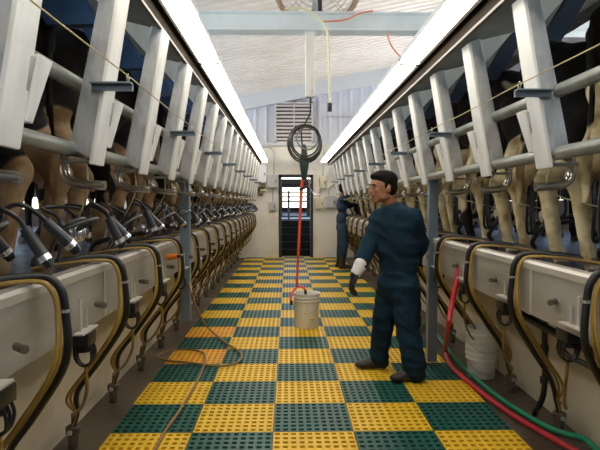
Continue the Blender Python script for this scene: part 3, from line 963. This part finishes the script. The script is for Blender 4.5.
# red drop hose into the bucket
BX, BY = (306.5 - 288) * 6.2 / F, 6.22
t = thing('wash_hose', (0.16, 6.1, 0.4), 'orange-red wash hose hanging from the coil into the white bucket', 'hose')
zt = cz_ - 0.36
MB().tube([(cx_ - 0.02, 6.2, zt), ((301.5 - 288) * 6.2 / F, 6.2, 1.55), ((299.5 - 288) * 6.2 / F, 6.2, 1.1), ((298 - 288) * 6.2 / F, 6.2, 0.75), ((296.5 - 288) * 6.2 / F, 6.19, 0.46)],
          0.021, 10, 0.012, smooth=5).build('upper_run', M_orangeh, t)
MB().tube([((296.5 - 288) * 6.2 / F, 6.19, 0.46), (0.06, 6.16, 0.43), (0.035, 6.13, 0.39), (0.028, 6.12, 0.34), (0.032, 6.12, 0.31)], 0.013, 10, smooth=5).build('end_loop', M_orangeh, t)
MB().tube([(0.10, 6.19, 0.47), (0.14, 6.18, 0.475), (0.185, 6.18, 0.45), (0.20, 6.18, 0.40)], 0.013, 10, smooth=4).build('nozzle_bend', M_orangeh, t)
MB().tube([(0.19, 6.18, 0.435), (0.20, 6.18, 0.36)], 0.018, 10, 0.014).build('nozzle', M_rub, t)
MB().tube([(0.033, 6.12, 0.33), (0.035, 6.12, 0.28)], 0.016, 10).build('coupling', M_rub, t)
MB().cyl((cx_ - 0.07, 6.18, 1.545), (cx_ + 0.06, 6.2, 1.60), 0.016).build('lever', M_dark, t)
tag(MB().tube([(cx_ + 0.03, 6.18, 1.70), (cx_ + 0.05, 6.16, 1.56), (cx_ + 0.12, 6.15, 1.48), (cx_ + 0.16, 6.15, 1.52), (cx_ + 0.15, 6.15, 1.66)], 0.007, 6, smooth=4).build('pale_tube', M_silver),
    'short pale tube looped beside the top of the red wash hose', 'tube')

# fan above the beam
fx, fy, fz = (318 - 288) * 6.6 / F, 6.75, 3.99
t = thing('ceiling_fan', (fx, fy, fz), 'large round caged fan with tan housing above the roof beam', 'fan')
Mf = Matrix.Rotation(R(-46), 3, 'X')
r_ = 0.52
MB().lathe([(r_ - 0.06, -0.055), (r_ + 0.01, -0.06), (r_ + 0.02, 0.0), (r_ + 0.01, 0.06), (r_ - 0.02, 0.055), (r_ - 0.03, 0.0), (r_ - 0.06, -0.055)], (fx, fy, fz), 40, Mf).build('housing', M_fan, t)
for side in (-1, 1):
    w = MB()
    for k in range(1, 9):
        rr = r_ * k / 8.5
        ring = [Mf @ Vector((rr * math.cos(a), rr * math.sin(a), side * (0.06 + 0.04 * (1 - (k / 8) ** 2)))) + Vector((fx, fy, fz)) for a in [2 * PI * j / 32 for j in range(33)]]
        w.tube(ring, 0.0035, 5)
    for k in range(8):
        a = PI * k / 4
        w.tube([Mf @ Vector((rr2 * math.cos(a), rr2 * math.sin(a), side * (0.10 - 0.04 * (rr2 / r_) ** 2))) + Vector((fx, fy, fz)) for rr2 in (0.03, 0.2, 0.35, r_)], 0.004, 5)
    w.build('guard', M_wire, t)
for k in range(4):
    Mk = Mf @ Matrix.Rotation(PI / 2 * k, 3, 'Z') @ Matrix.Rotation(R(25), 3, 'X')
    w = MB()
    vs = [Mk @ Vector(p) + Vector((fx, fy, fz)) for p in ((0.05, -0.04, -0.004), (0.42, -0.10, -0.004), (0.45, 0.08, -0.004), (0.05, 0.04, -0.004), (0.05, -0.04, 0.004), (0.42, -0.10, 0.004), (0.45, 0.08, 0.004), (0.05, 0.04, 0.004))]
    w.hexa(vs).build('blade', M_galv, t, smooth=False)
MB().lathe([(0.0, -0.06), (0.07, -0.055), (0.08, 0), (0.07, 0.055), (0, 0.06)], (fx, fy, fz), 20, Mf).build('motor', M_dark, t)
for dx_ in (-0.2, 0.2):
    MB().cyl((fx + dx_, fy + 0.1, fz + 0.1), (fx + dx_, fy + 0.1, cz(fx + dx_)), 0.012).build('hanger_rod', M_wire, t)
MB().box(fx - 0.022, fx + 0.022, 6.24, 6.28, 3.47, cz(fx)).build('strut', M_dark, t, smooth=False)


def pp(px, py, D):
    return ((px - 288) * D / F, D, CAMZ - (py - 203) * D / F)


t = thing('dangling_hose', pp(329, 108, 6.0), 'cream hose dangling over the beam with a black end fitting', 'hose')
MB().tube([pp(285, 12, 6.05), pp(300, 11, 6.02), pp(314, 17, 6.0), pp(324, 27, 6.0), pp(328, 42, 6.0), pp(329, 75, 6.0), pp(329.5, 106, 6.0)], 0.0125, 8, smooth=5).build('hose', M_cream, t)
MB().cyl(pp(329.5, 104, 6.0), pp(329.5, 112, 6.0), 0.026).build('fitting', M_dark, t)
tag(MB().tube([pp(323, 24, 6.05), pp(345, 22, 6.05), pp(358, 16, 6.05), pp(372, 13, 6.05)], 0.009, 6, smooth=5).build('extension_cord', M_orangec), 'orange cord lying over the roof beam beside the cream hose', 'cord')
tag(MB().tube([pp(386, 34, 6.2), pp(390, 46, 6.2), pp(397, 55, 6.2), pp(406, 62, 6.2), pp(418, 60, 6.2), pp(432, 34, 6.2)], 0.008, 6, smooth=5).build('extension_cord', M_orangec), 'orange cord sagging below the beam near the right lights', 'cord')
tag(MB().tube([pp(324, 30, 6.03), pp(318, 66, 6.12), pp(311.5, 99, 6.17)], 0.004, 6).build('pull_wire', M_cream), 'thin pale wire slanting from beam to drop tube end', 'wire')

# ------------------------------------------------------------------ back wall fittings
D = BACK - 0.01


def bw(px, py, d=BACK): return ((px - 288) * d / F, d, CAMZ - (py - 203) * d / F)


def wallbox(name, x0, y0, x1, y1, dep, m, label, cat, extra=None):
    a, b = bw(x0, y1), bw(x1, y0)
    t = thing(name, ((a[0] + b[0]) / 2, BACK, a[2]), label, cat)
    MB().box(a[0], b[0], BACK - dep, BACK + 0.001, a[2], b[2]).build('case', m, t, smooth=False, bevel=0.012)
    MB().box(a[0] + 0.02, b[0] - 0.02, BACK - dep - 0.008, BACK - dep, a[2] + 0.02, b[2] - 0.02).build('cover', m, t, smooth=False)
    MB().box(b[0] - 0.05, b[0] - 0.03, BACK - dep - 0.02, BACK - dep - 0.008, (a[2] + b[2]) / 2 - 0.03, (a[2] + b[2]) / 2 + 0.03).build('latch', M_dark, t, smooth=False)
    return t


wallbox('control_cabinet', 255, 166, 266.5, 183, 0.18, M_boxw, 'white control cabinet on the back wall beside the left lights', 'cabinet')
wallbox('junction_box', 267, 175, 277.5, 188, 0.14, M_box, 'grey junction box on the back wall left of the doorway', 'electrical box')
wallbox('switch_box', 269, 202, 276, 211, 0.08, M_box, 'small grey switch box low on the wall left of the doorway', 'switch')
wallbox('switch_box', 315, 198, 323.5, 209, 0.08, M_boxy, 'cream switch box on the wall just right of the doorway', 'switch')
wallbox('junction_box', 324.5, 196, 335, 208, 0.14, M_box, 'grey junction box on the wall beside the far worker', 'electrical box')
wallbox('junction_box', 319, 176, 326, 189, 0.10, M_boxy, 'small cream junction box right of the doorway top', 'electrical box')
conds = [([bw(274, 175), bw(274, 158), bw(272, 149), bw(262, 147)], 'grey conduit curving up from the left junction box'),
         ([bw(273, 202), bw(273, 189)], 'short conduit between the two left wall boxes'),
         ([bw(325, 117), bw(345, 118), bw(372, 117)], 'grey conduit running level across the ribbed gable'),
         ([bw(323, 176), bw(323, 118)], 'upright grey conduit right of the hose coil'),
         ([bw(329, 196), bw(329, 189), bw(340, 180)], 'conduit slanting up from the box beside the far worker'),
         ([bw(319.5, 198), bw(319.5, 189)], 'short conduit between the cream boxes'),
         ([bw(262, 147), bw(290, 146.5), bw(322, 147)], 'long level conduit under the louver vent')]
for pts_, lb in conds:
    P_ = [(x, y - 0.03, z) for x, y, z in pts_]
    tag(MB().tube(P_, 0.018, 8, smooth=3).build('conduit', M_box), lb, 'conduit')
t = thing('valve_manifold', bw(259, 193), 'small brass valve manifold under the white control cabinet', 'valve')
for k, (px, py) in enumerate(((255, 187), (259, 189), (263, 187), (261, 194))):
    x, y, z = bw(px, py)
    MB().lathe([(0.035, -0.06), (0.05, -0.02), (0.05, 0.02), (0.035, 0.06)], (x, BACK - 0.08, z), 12, Matrix.Rotation(R(30 * k), 3, 'Y')).build('valve_body', M_brass if k != 3 else mat('rusty_valve', (0.20, 0.10, 0.06), 0.7), t)
MB().cyl(bw(254, 190, BACK - 0.06), bw(266, 191, BACK - 0.06), 0.03).build('pipe', M_boxy, t)
# louver vent
a, b = bw(275, 143.5), bw(313, 103)
t = thing('louver_vent', ((a[0] + b[0]) / 2, BACK, a[2]), 'white two-column louver vent in the ribbed gable wall', 'vent')
w = MB()
fw = 0.04
w.box(a[0], b[0], BACK - 0.05, BACK + 0.05, a[2], a[2] + fw).box(a[0], b[0], BACK - 0.05, BACK + 0.05, b[2] - fw, b[2])
w.box(a[0], a[0] + fw, BACK - 0.05, BACK + 0.05, a[2], b[2]).box(b[0] - fw, b[0], BACK - 0.05, BACK + 0.05, a[2], b[2])
mx_ = (a[0] + b[0]) / 2
w.box(mx_ - 0.015, mx_ + 0.015, BACK - 0.05, BACK + 0.05, a[2], b[2])
w.build('frame', M_louv, t, smooth=False)
MB().box(a[0], b[0], BACK + 0.04, BACK + 0.06, a[2], b[2]).build('backing', M_louvd, t, smooth=False)
for k in range(10):
    z = a[2] + 0.075 + k * (b[2] - a[2] - 0.1) / 10
    MB().hexa([(a[0] + fw, BACK - 0.04, z), (b[0] - fw, BACK - 0.04, z), (b[0] - fw, BACK - 0.03, z + 0.0), (a[0] + fw, BACK - 0.03, z),
               (a[0] + fw, BACK - 0.02, z + 0.052), (b[0] - fw, BACK - 0.02, z + 0.052), (b[0] - fw, BACK - 0.01, z + 0.052), (a[0] + fw, BACK - 0.01, z + 0.052)]).build('slat', M_louv, t, smooth=False)

# ------------------------------------------------------------------ buckets
def bucket(x, y, z0, h, rt, rb, label, m, name='bucket', handle=True, group=None):
    t = thing(name, (x, y, z0), label, 'bucket', group)
    prof = [(0.0, 0.0), (rb, 0.0), (rb + 0.003, 0.01), (rt - 0.012, h - 0.10), (rt - 0.012, h - 0.095), (rt + 0.004, h - 0.09), (rt + 0.004, h - 0.082), (rt - 0.010, h - 0.078),
            (rt - 0.009, h - 0.055), (rt + 0.006, h - 0.052), (rt + 0.006, h - 0.044), (rt - 0.008, h - 0.04), (rt - 0.006, h - 0.012), (rt + 0.005, h - 0.01), (rt + 0.006, h), (rt - 0.006, h),
            (rt - 0.012, h - 0.02), (rb - 0.004, 0.008), (0.0, 0.008)]
    MB().lathe(prof, (x, y, z0), 36).build('pail', m, t)
    if handle:
        hp = [(x + (rt + 0.008) * math.cos(a), y - 0.006 - (rt * 0.4) * math.sin(a), z0 + h - 0.068 - (rt * 0.9) * math.sin(a)) for a in [PI * k / 12 for k in range(13)]]
        hp = [(hx, y - math.sqrt(max(0.0, (rt + 0.008) ** 2 - (hx - x) ** 2)) - 0.004, hz) for hx, hy, hz in hp]
        MB().tube(hp, 0.0022, 6).build('handle', M_wire, t)
        MB().cyl((x - 0.03, y - rt - 0.012, z0 + h - 0.068 - rt * 0.88), (x + 0.03, y - rt - 0.012, z0 + h - 0.068 - rt * 0.88), 0.007).build('grip', M_cream, t)
    return t


b0 = bucket(BX, BY, 0.016, 0.385, 0.148, 0.128, 'white pail on the checkered mat with the red hose in it', M_bucket)
MB().box(BX + 0.035, BX + 0.085, BY - 0.149, BY - 0.135, 0.122, 0.134).build('yellow_sticker', M_yellow, b0, smooth=False)
SX, SY = (484.5 - 288) * 4.45 / F, 4.45
nms = ['bottom of the stack', 'second of the stack', 'third of the stack', 'top of the stack']
for k in range(4):
    bucket(SX + 0.004 * k, SY, 0.002 + 0.046 * k, 0.235 + 0.008 * k, 0.122 + 0.001 * k, 0.103 - 0.004 * k,
           'translucent pail nested by the right curb, %s' % nms[k], M_bucket2, handle=(k in (0, 3)), group='nested pails by the right curb')

# ------------------------------------------------------------------ floor hoses
def fl(px, py, z=0.0):
    D_ = (CAMZ - z) * F / (py - 203)
    return ((px - 288) * D_ / F, D_, z)


zr = 0.03
gp = [(U(1, 1.06), 5.2, 0.90), (1.10, 5.35, 0.5), (1.20, 5.5, 0.1), fl(428, 325, zr), fl(445, 344, zr), fl(463, 366, zr), fl(490, 391, zr), fl(522, 414, zr), fl(553, 432, zr), fl(574, 440, zr), fl(592, 445, zr), (1.715, 3.0, zr), (1.72, 2.6, zr)]
tag(MB().tube(gp, 0.0165, 10, smooth=6).build('green_hose', M_greenh), 'green garden hose curving over the right floor to the frame edge', 'hose')
rp = [pp(461.5, 262, 4.02), pp(459, 278, 4.0), pp(454, 305, 3.98), pp(450, 330, 3.98), fl(448, 352, 0.05), fl(455, 370, zr), fl(480, 392, zr), fl(515, 418, zr), fl(552, 440, zr), fl(590, 462, zr), fl(640, 490, zr)]
t = thing('red_hose', fl(480, 392, 0), 'thick red hose dropping from a valve on the right splash panel', 'hose')
MB().tube(rp, 0.0185, 10, smooth=6).build('hose', M_redh, t)
MB().tube([pp(461.8, 256, 4.05), pp(461.5, 266, 4.02)], 0.022, 10).build('coupling', M_rub, t)
t = thing('tap', pp(463, 255, 4.08), 'small brass tap above the red hose on the right panel', 'tap')
a = Vector(pp(462, 255, 4.06))
MB().cyl((Uc(1, LIPU) + 0.003, a.y + 0.02, a.z + 0.02), (a.x, a.y, a.z), 0.016).build('spout', M_hook, t)
MB().lathe([(0.0, 0), (0.022, 0.004), (0.022, 0.016), (0, 0.02)], (a.x, a.y, a.z + 0.03), 12).build('knob', M_hook, t)
MB().cyl((a.x, a.y, a.z), (a.x, a.y, a.z + 0.032), 0.007).build('stem', M_hook, t)
bp = [(U(-1, 1.05), 4.9, 0.86), (-0.90, 4.75, 0.7), pp(190, 285, 4.6), pp(193, 300, 4.55), fl(205, 325, 0.10), fl(222, 341, 0.04), fl(238, 352, 0.035), fl(241, 359, 0.035), fl(233, 365, 0.035),
      fl(215, 367, 0.035), fl(192, 364, 0.035), fl(172, 362, 0.035), fl(161, 360, 0.035), fl(158, 356, 0.035), fl(168, 351.5, 0.035), fl(190, 350.5, 0.035), fl(203, 354, 0.035), fl(204, 364, 0.035), fl(196, 383, 0.035), fl(180, 410, 0.035), fl(166, 430, 0.035), fl(152, 455, 0.035), fl(140, 480, 0.035)]
tag(MB().tube(bp, 0.0095, 8, smooth=6).build('brown_hose', M_brownh), 'thin brown hose looped on the mat at left', 'hose')
t = thing('orange_fitting', pp(173, 256, 4.0), 'small orange fitting clipped to the left splash panel', 'fitting')
MB().cyl((U(-1, 1.072), 4.15, 1.0), (U(-1, 1.0), 4.12, 1.01), 0.026, 0.018).build('cone', M_orangep, t)
MB().cyl((U(-1, 1.0), 4.12, 1.01), (U(-1, 0.97), 4.11, 1.005), 0.012).build('tip', M_rub, t)

# ------------------------------------------------------------------ people
def mirror_arm(): pass


def limb(b, pts, rs):
    for i in range(len(pts) - 1):
        b.tube([pts[i], pts[i + 1]], rs[i], 14, rs[i + 1])
    for p, r in zip(pts, rs):
        b.ball(p, r, 14, 10)


def head_into(b, c, fwd, h=0.235, parts=None, root=None):
    """adds a sculpted head; fwd = horizontal facing vector; c = centre of the skull"""
    f = Vector(fwd).normalized(); up = Vector((0, 0, 1)); sd = up.cross(f).normalized()
    Mh = Matrix((f, sd, up)).transposed()
    k = h / 0.235
    def L(x, y, z): return Vector(c) + Mh @ Vector((x * k, y * k, z * k))
    def E(x, y, z, rx, ry, rz, mb=None): (mb or b).ball(L(x, y, z), (rx * k, ry * k, rz * k), 18, 12, Mh)
    E(0, 0, 0.02, 0.098, 0.076, 0.098)          # cranium
    E(0.035, 0, -0.03, 0.060, 0.060, 0.078)     # face
    E(0.052, 0, -0.085, 0.035, 0.038, 0.030)    # chin
    for y in (-1, 1):
        E(0.012, y * 0.047, -0.062, 0.045, 0.018, 0.030)   # jaw
        E(0.072, y * 0.034, -0.018, 0.020, 0.020, 0.018)   # cheek
        E(0.086, y * 0.027, 0.022, 0.013, 0.024, 0.009)    # brow
        E(-0.008, y * 0.079, -0.012, 0.018, 0.010, 0.032)  # ear
    b.tube([L(0.090, 0, 0.015), L(0.112, 0, -0.024)], 0.009 * k, 10, 0.013 * k)
    E(0.108, 0, -0.028, 0.014, 0.017, 0.010)
    E(0.091, 0, -0.054, 0.012, 0.024, 0.011)
    E(0.086, 0, -0.066, 0.012, 0.020, 0.009)
    return L, Mh, k


def head_details(L, Mh, k, root):
    for y in (-1, 1):
        MB().ball(L(0.082, y * 0.029, 0.004), (0.0108 * k, 0.010 * k, 0.0042 * k), 12, 8, Mh).build('eye', M_eyew, root)
        MB().ball(L(0.093, y * 0.030, 0.004), (0.0035 * k, 0.0055 * k, 0.0055 * k), 10, 6, Mh).build('iris', M_hair, root)
        MB().tube([L(0.099, y * 0.012, 0.022), L(0.100, y * 0.028, 0.028), L(0.086, y * 0.048, 0.022)], 0.0042 * k, 6, smooth=3).build('eyebrow', M_hair, root)
    MB().tube([L(0.097, -0.022, -0.061), L(0.104, -0.008, -0.057), L(0.106, 0, -0.059), L(0.104, 0.008, -0.057), L(0.097, 0.022, -0.061)], 0.0045 * k, 6, smooth=3).build('mouth', M_lips, root)
    h = MB()
    def E(x, y, z, rx, ry, rz): h.ball(L(x, y, z), (rx * k, ry * k, rz * k), 18, 12, Mh)
    E(-0.018, 0, 0.062, 0.103, 0.085, 0.074); E(-0.045, 0, 0.01, 0.070, 0.082, 0.085); E(0.05, 0.0, 0.088, 0.052, 0.062, 0.030)
    E(0.066, 0.020, 0.078, 0.028, 0.034, 0.017); E(0.064, -0.026, 0.082, 0.026, 0.030, 0.016); E(0.0, 0, 0.10, 0.08, 0.06, 0.035)
    E(0.008, 0.069, 0.020, 0.018, 0.012, 0.035); E(0.008, -0.069, 0.020, 0.018, 0.012, 0.035); E(-0.06, 0, -0.035, 0.035, 0.055, 0.035)
    fuse(h, 'hair', M_hair, root, 0.007 * k, 2)


def folds(o, amp, sc):
    """cloth creases pushed into the mesh itself"""
    from mathutils import noise
    me = o.data
    nrm = [v.normal.copy() for v in me.vertices]
    for v, nn in zip(me.vertices, nrm):
        c_ = v.co
        w_ = noise.noise(Vector((c_.x * sc * 0.6, c_.y * sc * 0.6, c_.z * sc * 1.2 + c_.x * 3)))
        w_ = 1 - abs(w_) * 2.6
        v.co = c_ + nn * amp * max(-1.0, w_)


def hand_into(b, wrist, d, palm_n, scale=1.0, curl=0.6):
    """palm + four unequal bent fingers + thumb from the side of the palm"""
    d = Vector(d).normalized(); n = Vector(palm_n); n = (n - d * n.dot(d)).normalized(); sd = d.cross(n).normalized()
    w = Vector(wrist)
    Mx = Matrix((d, sd, n)).transposed()
    b.ball(w + d * 0.05 * scale, (0.055 * scale, 0.042 * scale, 0.020 * scale), 14, 10, Mx)
    for i, (o, ln) in enumerate(((-0.030, 0.066), (-0.010, 0.078), (0.011, 0.072), (0.030, 0.056))):
        p0 = w + d * 0.085 * scale + sd * o * scale
        c1 = (d * math.cos(curl * 0.5) + n * math.sin(curl * 0.5)); c2 = (d * math.cos(curl * 1.3) + n * math.sin(curl * 1.3)); c3 = (d * math.cos(curl * 2.0) + n * math.sin(curl * 2.0))
        p1 = p0 + c1 * ln * 0.45 * scale; p2 = p1 + c2 * ln * 0.32 * scale; p3 = p2 + c3 * ln * 0.25 * scale
        limb(b, [p0 - d * 0.03 * scale, p0, p1, p2, p3], [0.011 * scale, 0.0105 * scale, 0.0098 * scale, 0.0092 * scale, 0.008 * scale])
    p0 = w + d * 0.028 * scale - sd * 0.030 * scale
    p1 = p0 - sd * 0.030 * scale + d * 0.022 * scale + n * 0.01 * scale; p2 = p1 + d * 0.032 * scale - sd * 0.006 * scale + n * 0.012 * scale
    limb(b, [p0, p1, p2], [0.014 * scale, 0.012 * scale, 0.0095 * scale])


def boot_into(b, ankle, toe, r=0.045):
    a, t_ = Vector(ankle), Vector(toe)
    d = (t_ - a); d.z = 0; d.normalize(); sd = Vector((-d.y, d.x, 0))
    Mx = Matrix((d, sd, Vector((0, 0, 1)))).transposed()
    z0 = t_.z
    b.ball(Vector((a.x, a.y, z0)) + d * 0.05 + Vector((0, 0, 0.045)), (0.12, 0.046, 0.045), 16, 10, Mx)
    b.ball(Vector((a.x, a.y, z0)) + d * 0.13 + Vector((0, 0, 0.035)), (0.075, 0.048, 0.035), 16, 10, Mx)
    b.ball(Vector((a.x, a.y, z0)) - d * 0.035 + Vector((0, 0, 0.045)), (0.05, 0.042, 0.045), 16, 10, Mx)
    limb(b, [Vector((a.x, a.y, z0 + 0.05)), Vector((a.x, a.y, z0 + 0.17))], [0.045, 0.05])


# --- worker walking across the mat, back turned, looking left
MZ = 0.017
def q(px, py, D_): return Vector(pp(px, py, D_))
root = thing('person', (0.86, 4.45, MZ), 'person in dark navy coveralls walking on the mat, looking left, white glove cuff', 'person')
Hc = q(383, 188, 4.40)
neck = q(391, 207, 4.44)
chest = q(396, 228, 4.44)
waist = q(399, 262, 4.44)
hips = q(399, 285, 4.44)
shL, shR = q(379, 219, 4.52), q(412, 218, 4.36)
elL, wrL, haL = q(368, 248, 4.42), q(359, 270, 4.34), q(351, 280, 4.30)
elR, wrR = q(421, 243, 4.42), q(416, 262, 4.62)
hpL, hpR = q(391, 290, 4.52), q(406, 291, 4.38)
knL, knR = q(384, 326, 4.54), q(410, 332, 4.34)
anL, anR = q(380, 361, 4.62), q(417, 375, 4.28)
anL.z = 0.11; anR.z = 0.09
body = MB()
head_into_L = head_into(body, Hc, (-0.93, -0.32, -0.02), 0.245)
limb(body, [Hc + Vector((0.03, 0.01, -0.05)), neck, chest], [0.055, 0.058, 0.09])
limb(body, [chest, waist, hips], [0.11, 0.11, 0.11])
limb(body, [shL, elL, wrL], [0.05, 0.04, 0.028]); limb(body, [shR, elR, wrR], [0.05, 0.04, 0.028])
limb(body, [chest, shL], [0.08, 0.05]); limb(body, [chest, shR], [0.08, 0.05])
limb(body, [hips, hpL, knL, anL], [0.1, 0.08, 0.055, 0.04]); limb(body, [hips, hpR, knR, anR], [0.1, 0.08, 0.055, 0.04])
hand_into(body, wrR, (-0.25, 0.3, -0.9), (-1, 0, 0), 1.0, 0.4)
fuse(body, 'body', M_skin, root, 0.0085, 2)
head_details(*head_into_L, root)
cv = MB()
Mt = Matrix((Vector((0.55, -0.83, 0)).normalized(), Vector((0.83, 0.55, 0)).normalized(), Vector((0, 0, 1)))).transposed()
axs = (shR - shL); axs.z = 0; axs.normalize(); dep = Vector((-axs.y, axs.x, 0))
Mt = Matrix((axs, dep, Vector((0, 0, 1)))).transposed()
cv.ball(chest + Vector((0.0, 0, 0.0)), (0.205, 0.125, 0.20), 24, 16, Mt)
cv.ball((chest + waist) / 2, (0.185, 0.130, 0.20), 24, 16, Mt)
cv.ball(waist, (0.165, 0.125, 0.16), 24, 16, Mt)
cv.ball(hips, (0.168, 0.14, 0.165), 24, 16, Mt)
cv.ball(neck + Vector((0.01, 0, -0.035)), (0.085, 0.08, 0.055), 18, 12)
limb(cv, [(neck + chest) / 2 + Vector((0, 0, 0.0)), shL], [0.085, 0.078]); limb(cv, [(neck + chest) / 2 + Vector((0, 0, 0.0)), shR], [0.085, 0.078])
limb(cv, [shL, elL, elL.lerp(wrL, 0.82)], [0.078, 0.062, 0.054]); limb(cv, [shR, elR, wrR], [0.080, 0.068, 0.052])
limb(cv, [hips, hpL, knL, anL], [0.13, 0.112, 0.086, 0.078]); limb(cv, [hips, hpR, knR, anR], [0.13, 0.120, 0.092, 0.086])
# folds: elbow, knee and hem rolls
for p, r in ((knL + Vector((0, 0, -0.03)), 0.092), (knR + Vector((0, 0, -0.04)), 0.097), (anL + Vector((0, 0, 0.05)), 0.080), (anR + Vector((0, 0, 0.06)), 0.086), (elL, 0.069), (elR, 0.071), (hips.lerp(waist, 0.5), 0.14)):
    cv.ball(p, (r, r, 0.03), 16, 8)
cvo = fuse(cv, 'coverall', M_navy, root, 0.011, 9)
folds(cvo, 0.010, 9)
c = MB(); c.lathe([(0.060, -0.02), (0.078, -0.012), (0.070, 0.018), (0.062, 0.02), (0.058, 0.0)], tuple(neck + Vector((0.006, 0, 0.008))), 20, Matrix.Rotation(R(-12), 3, 'Y')); c.build('collar', M_navy2, root)
bt = MB(); boot_into(bt, anL, (anL.x - 0.16, anL.y + 0.0, MZ)); fuse(bt, 'boot', M_boot, root, 0.008, 2)
bt = MB(); boot_into(bt, anR, (anR.x - 0.16, anR.y - 0.02, MZ)); fuse(bt, 'boot', M_boot, root, 0.008, 2)
gl = MB(); limb(gl, [elL.lerp(wrL, 0.74), elL.lerp(wrL, 0.9), wrL.lerp(haL, 0.35)], [0.056, 0.053, 0.043]); fuse(gl, 'glove_cuff', M_cuff, root, 0.008, 2)
gl = MB(); hand_into(gl, wrL.lerp(haL, 0.2), (-0.35, -0.15, -0.8), (0.9, 0.2, 0), 1.25, 0.7); limb(gl, [wrL, wrL.lerp(haL, 0.5)], [0.036, 0.036]); fuse(gl, 'glove', M_black, root, 0.006, 1)

# --- far worker at the right rail, arm raised, facing the stalls
root = thing('person', (1.11, 11.9, MZ), 'person in blue coveralls by the back wall, reaching up to the right stalls', 'person')
def q2(px, py, D_=12.5):
    v = Vector(pp(px, py, D_))
    return v + Vector((-0.085, -0.7, 0.0))
Hc = q2(345, 190, 12.45)
neck = q2(343.5, 197, 12.5); chest = q2(343, 205, 12.5); waist = q2(343, 218, 12.5); hips = q2(343.5, 226, 12.5)
shA, shB = q2(342.5, 200, 12.32), q2(343, 200, 12.68)
elA, wrA = q2(349, 194, 12.25), q2(355, 187, 12.2)
elB, wrB = q2(350, 206, 12.75), q2(356, 203, 12.75)
hA, hB = q2(343, 228, 12.42), q2(343, 228, 12.58)
kA, kB = q2(345, 243, 12.36), q2(342, 243, 12.64)
aA, aB = q2(343.5, 259, 12.36), q2(340, 259, 12.66)
aA.z = aB.z = 0.12
body = MB()
hl = head_into(body, Hc, (0.95, 0.3, 0.0), 0.24)
limb(body, [Hc + Vector((-0.02, 0, -0.05)), neck, chest, waist, hips], [0.055, 0.058, 0.1, 0.1, 0.1])
limb(body, [chest, shA, elA, wrA], [0.07, 0.05, 0.04, 0.028]); limb(body, [chest, shB, elB, wrB], [0.07, 0.05, 0.04, 0.028])
limb(body, [hips, hA, kA, aA], [0.09, 0.08, 0.055, 0.04]); limb(body, [hips, hB, kB, aB], [0.09, 0.08, 0.055, 0.04])
hand_into(body, wrA, (0.7, 0, 0.7), (0, 1, 0)); hand_into(body, wrB, (1, 0, 0.2), (0, -1, 0))
fuse(body, 'body', M_skin, root, 0.012, 2)
head_details(*hl, root)
cv = MB()
cv.ball(chest, (0.125, 0.20, 0.19), 20, 14); cv.ball(waist, (0.125, 0.165, 0.2), 20, 14); cv.ball(hips, (0.14, 0.18, 0.16), 20, 14)
limb(cv, [neck + Vector((0, 0, -0.06)), shA, elA, elA.lerp(wrA, 0.8)], [0.07, 0.075, 0.06, 0.05]); limb(cv, [neck + Vector((0, 0, -0.06)), shB, elB, elB.lerp(wrB, 0.8)], [0.07, 0.075, 0.06, 0.05])
limb(cv, [hips, hA, kA, kA.lerp(aA, 0.55)], [0.12, 0.11, 0.09, 0.075]); limb(cv, [hips, hB, kB, kB.lerp(aB, 0.55)], [0.12, 0.11, 0.09, 0.075])
fuse(cv, 'coverall', M_navy2, root, 0.014, 3)
for a_, k_ in ((aA, kA), (aB, kB)):
    bt = MB(); boot_into(bt, a_, (a_.x + 0.15, a_.y, MZ)); limb(bt, [Vector((a_.x, a_.y, 0.12)), a_.lerp(k_, 0.6)], [0.055, 0.072]); fuse(bt, 'rubber_boot', M_boot, root, 0.011, 2)
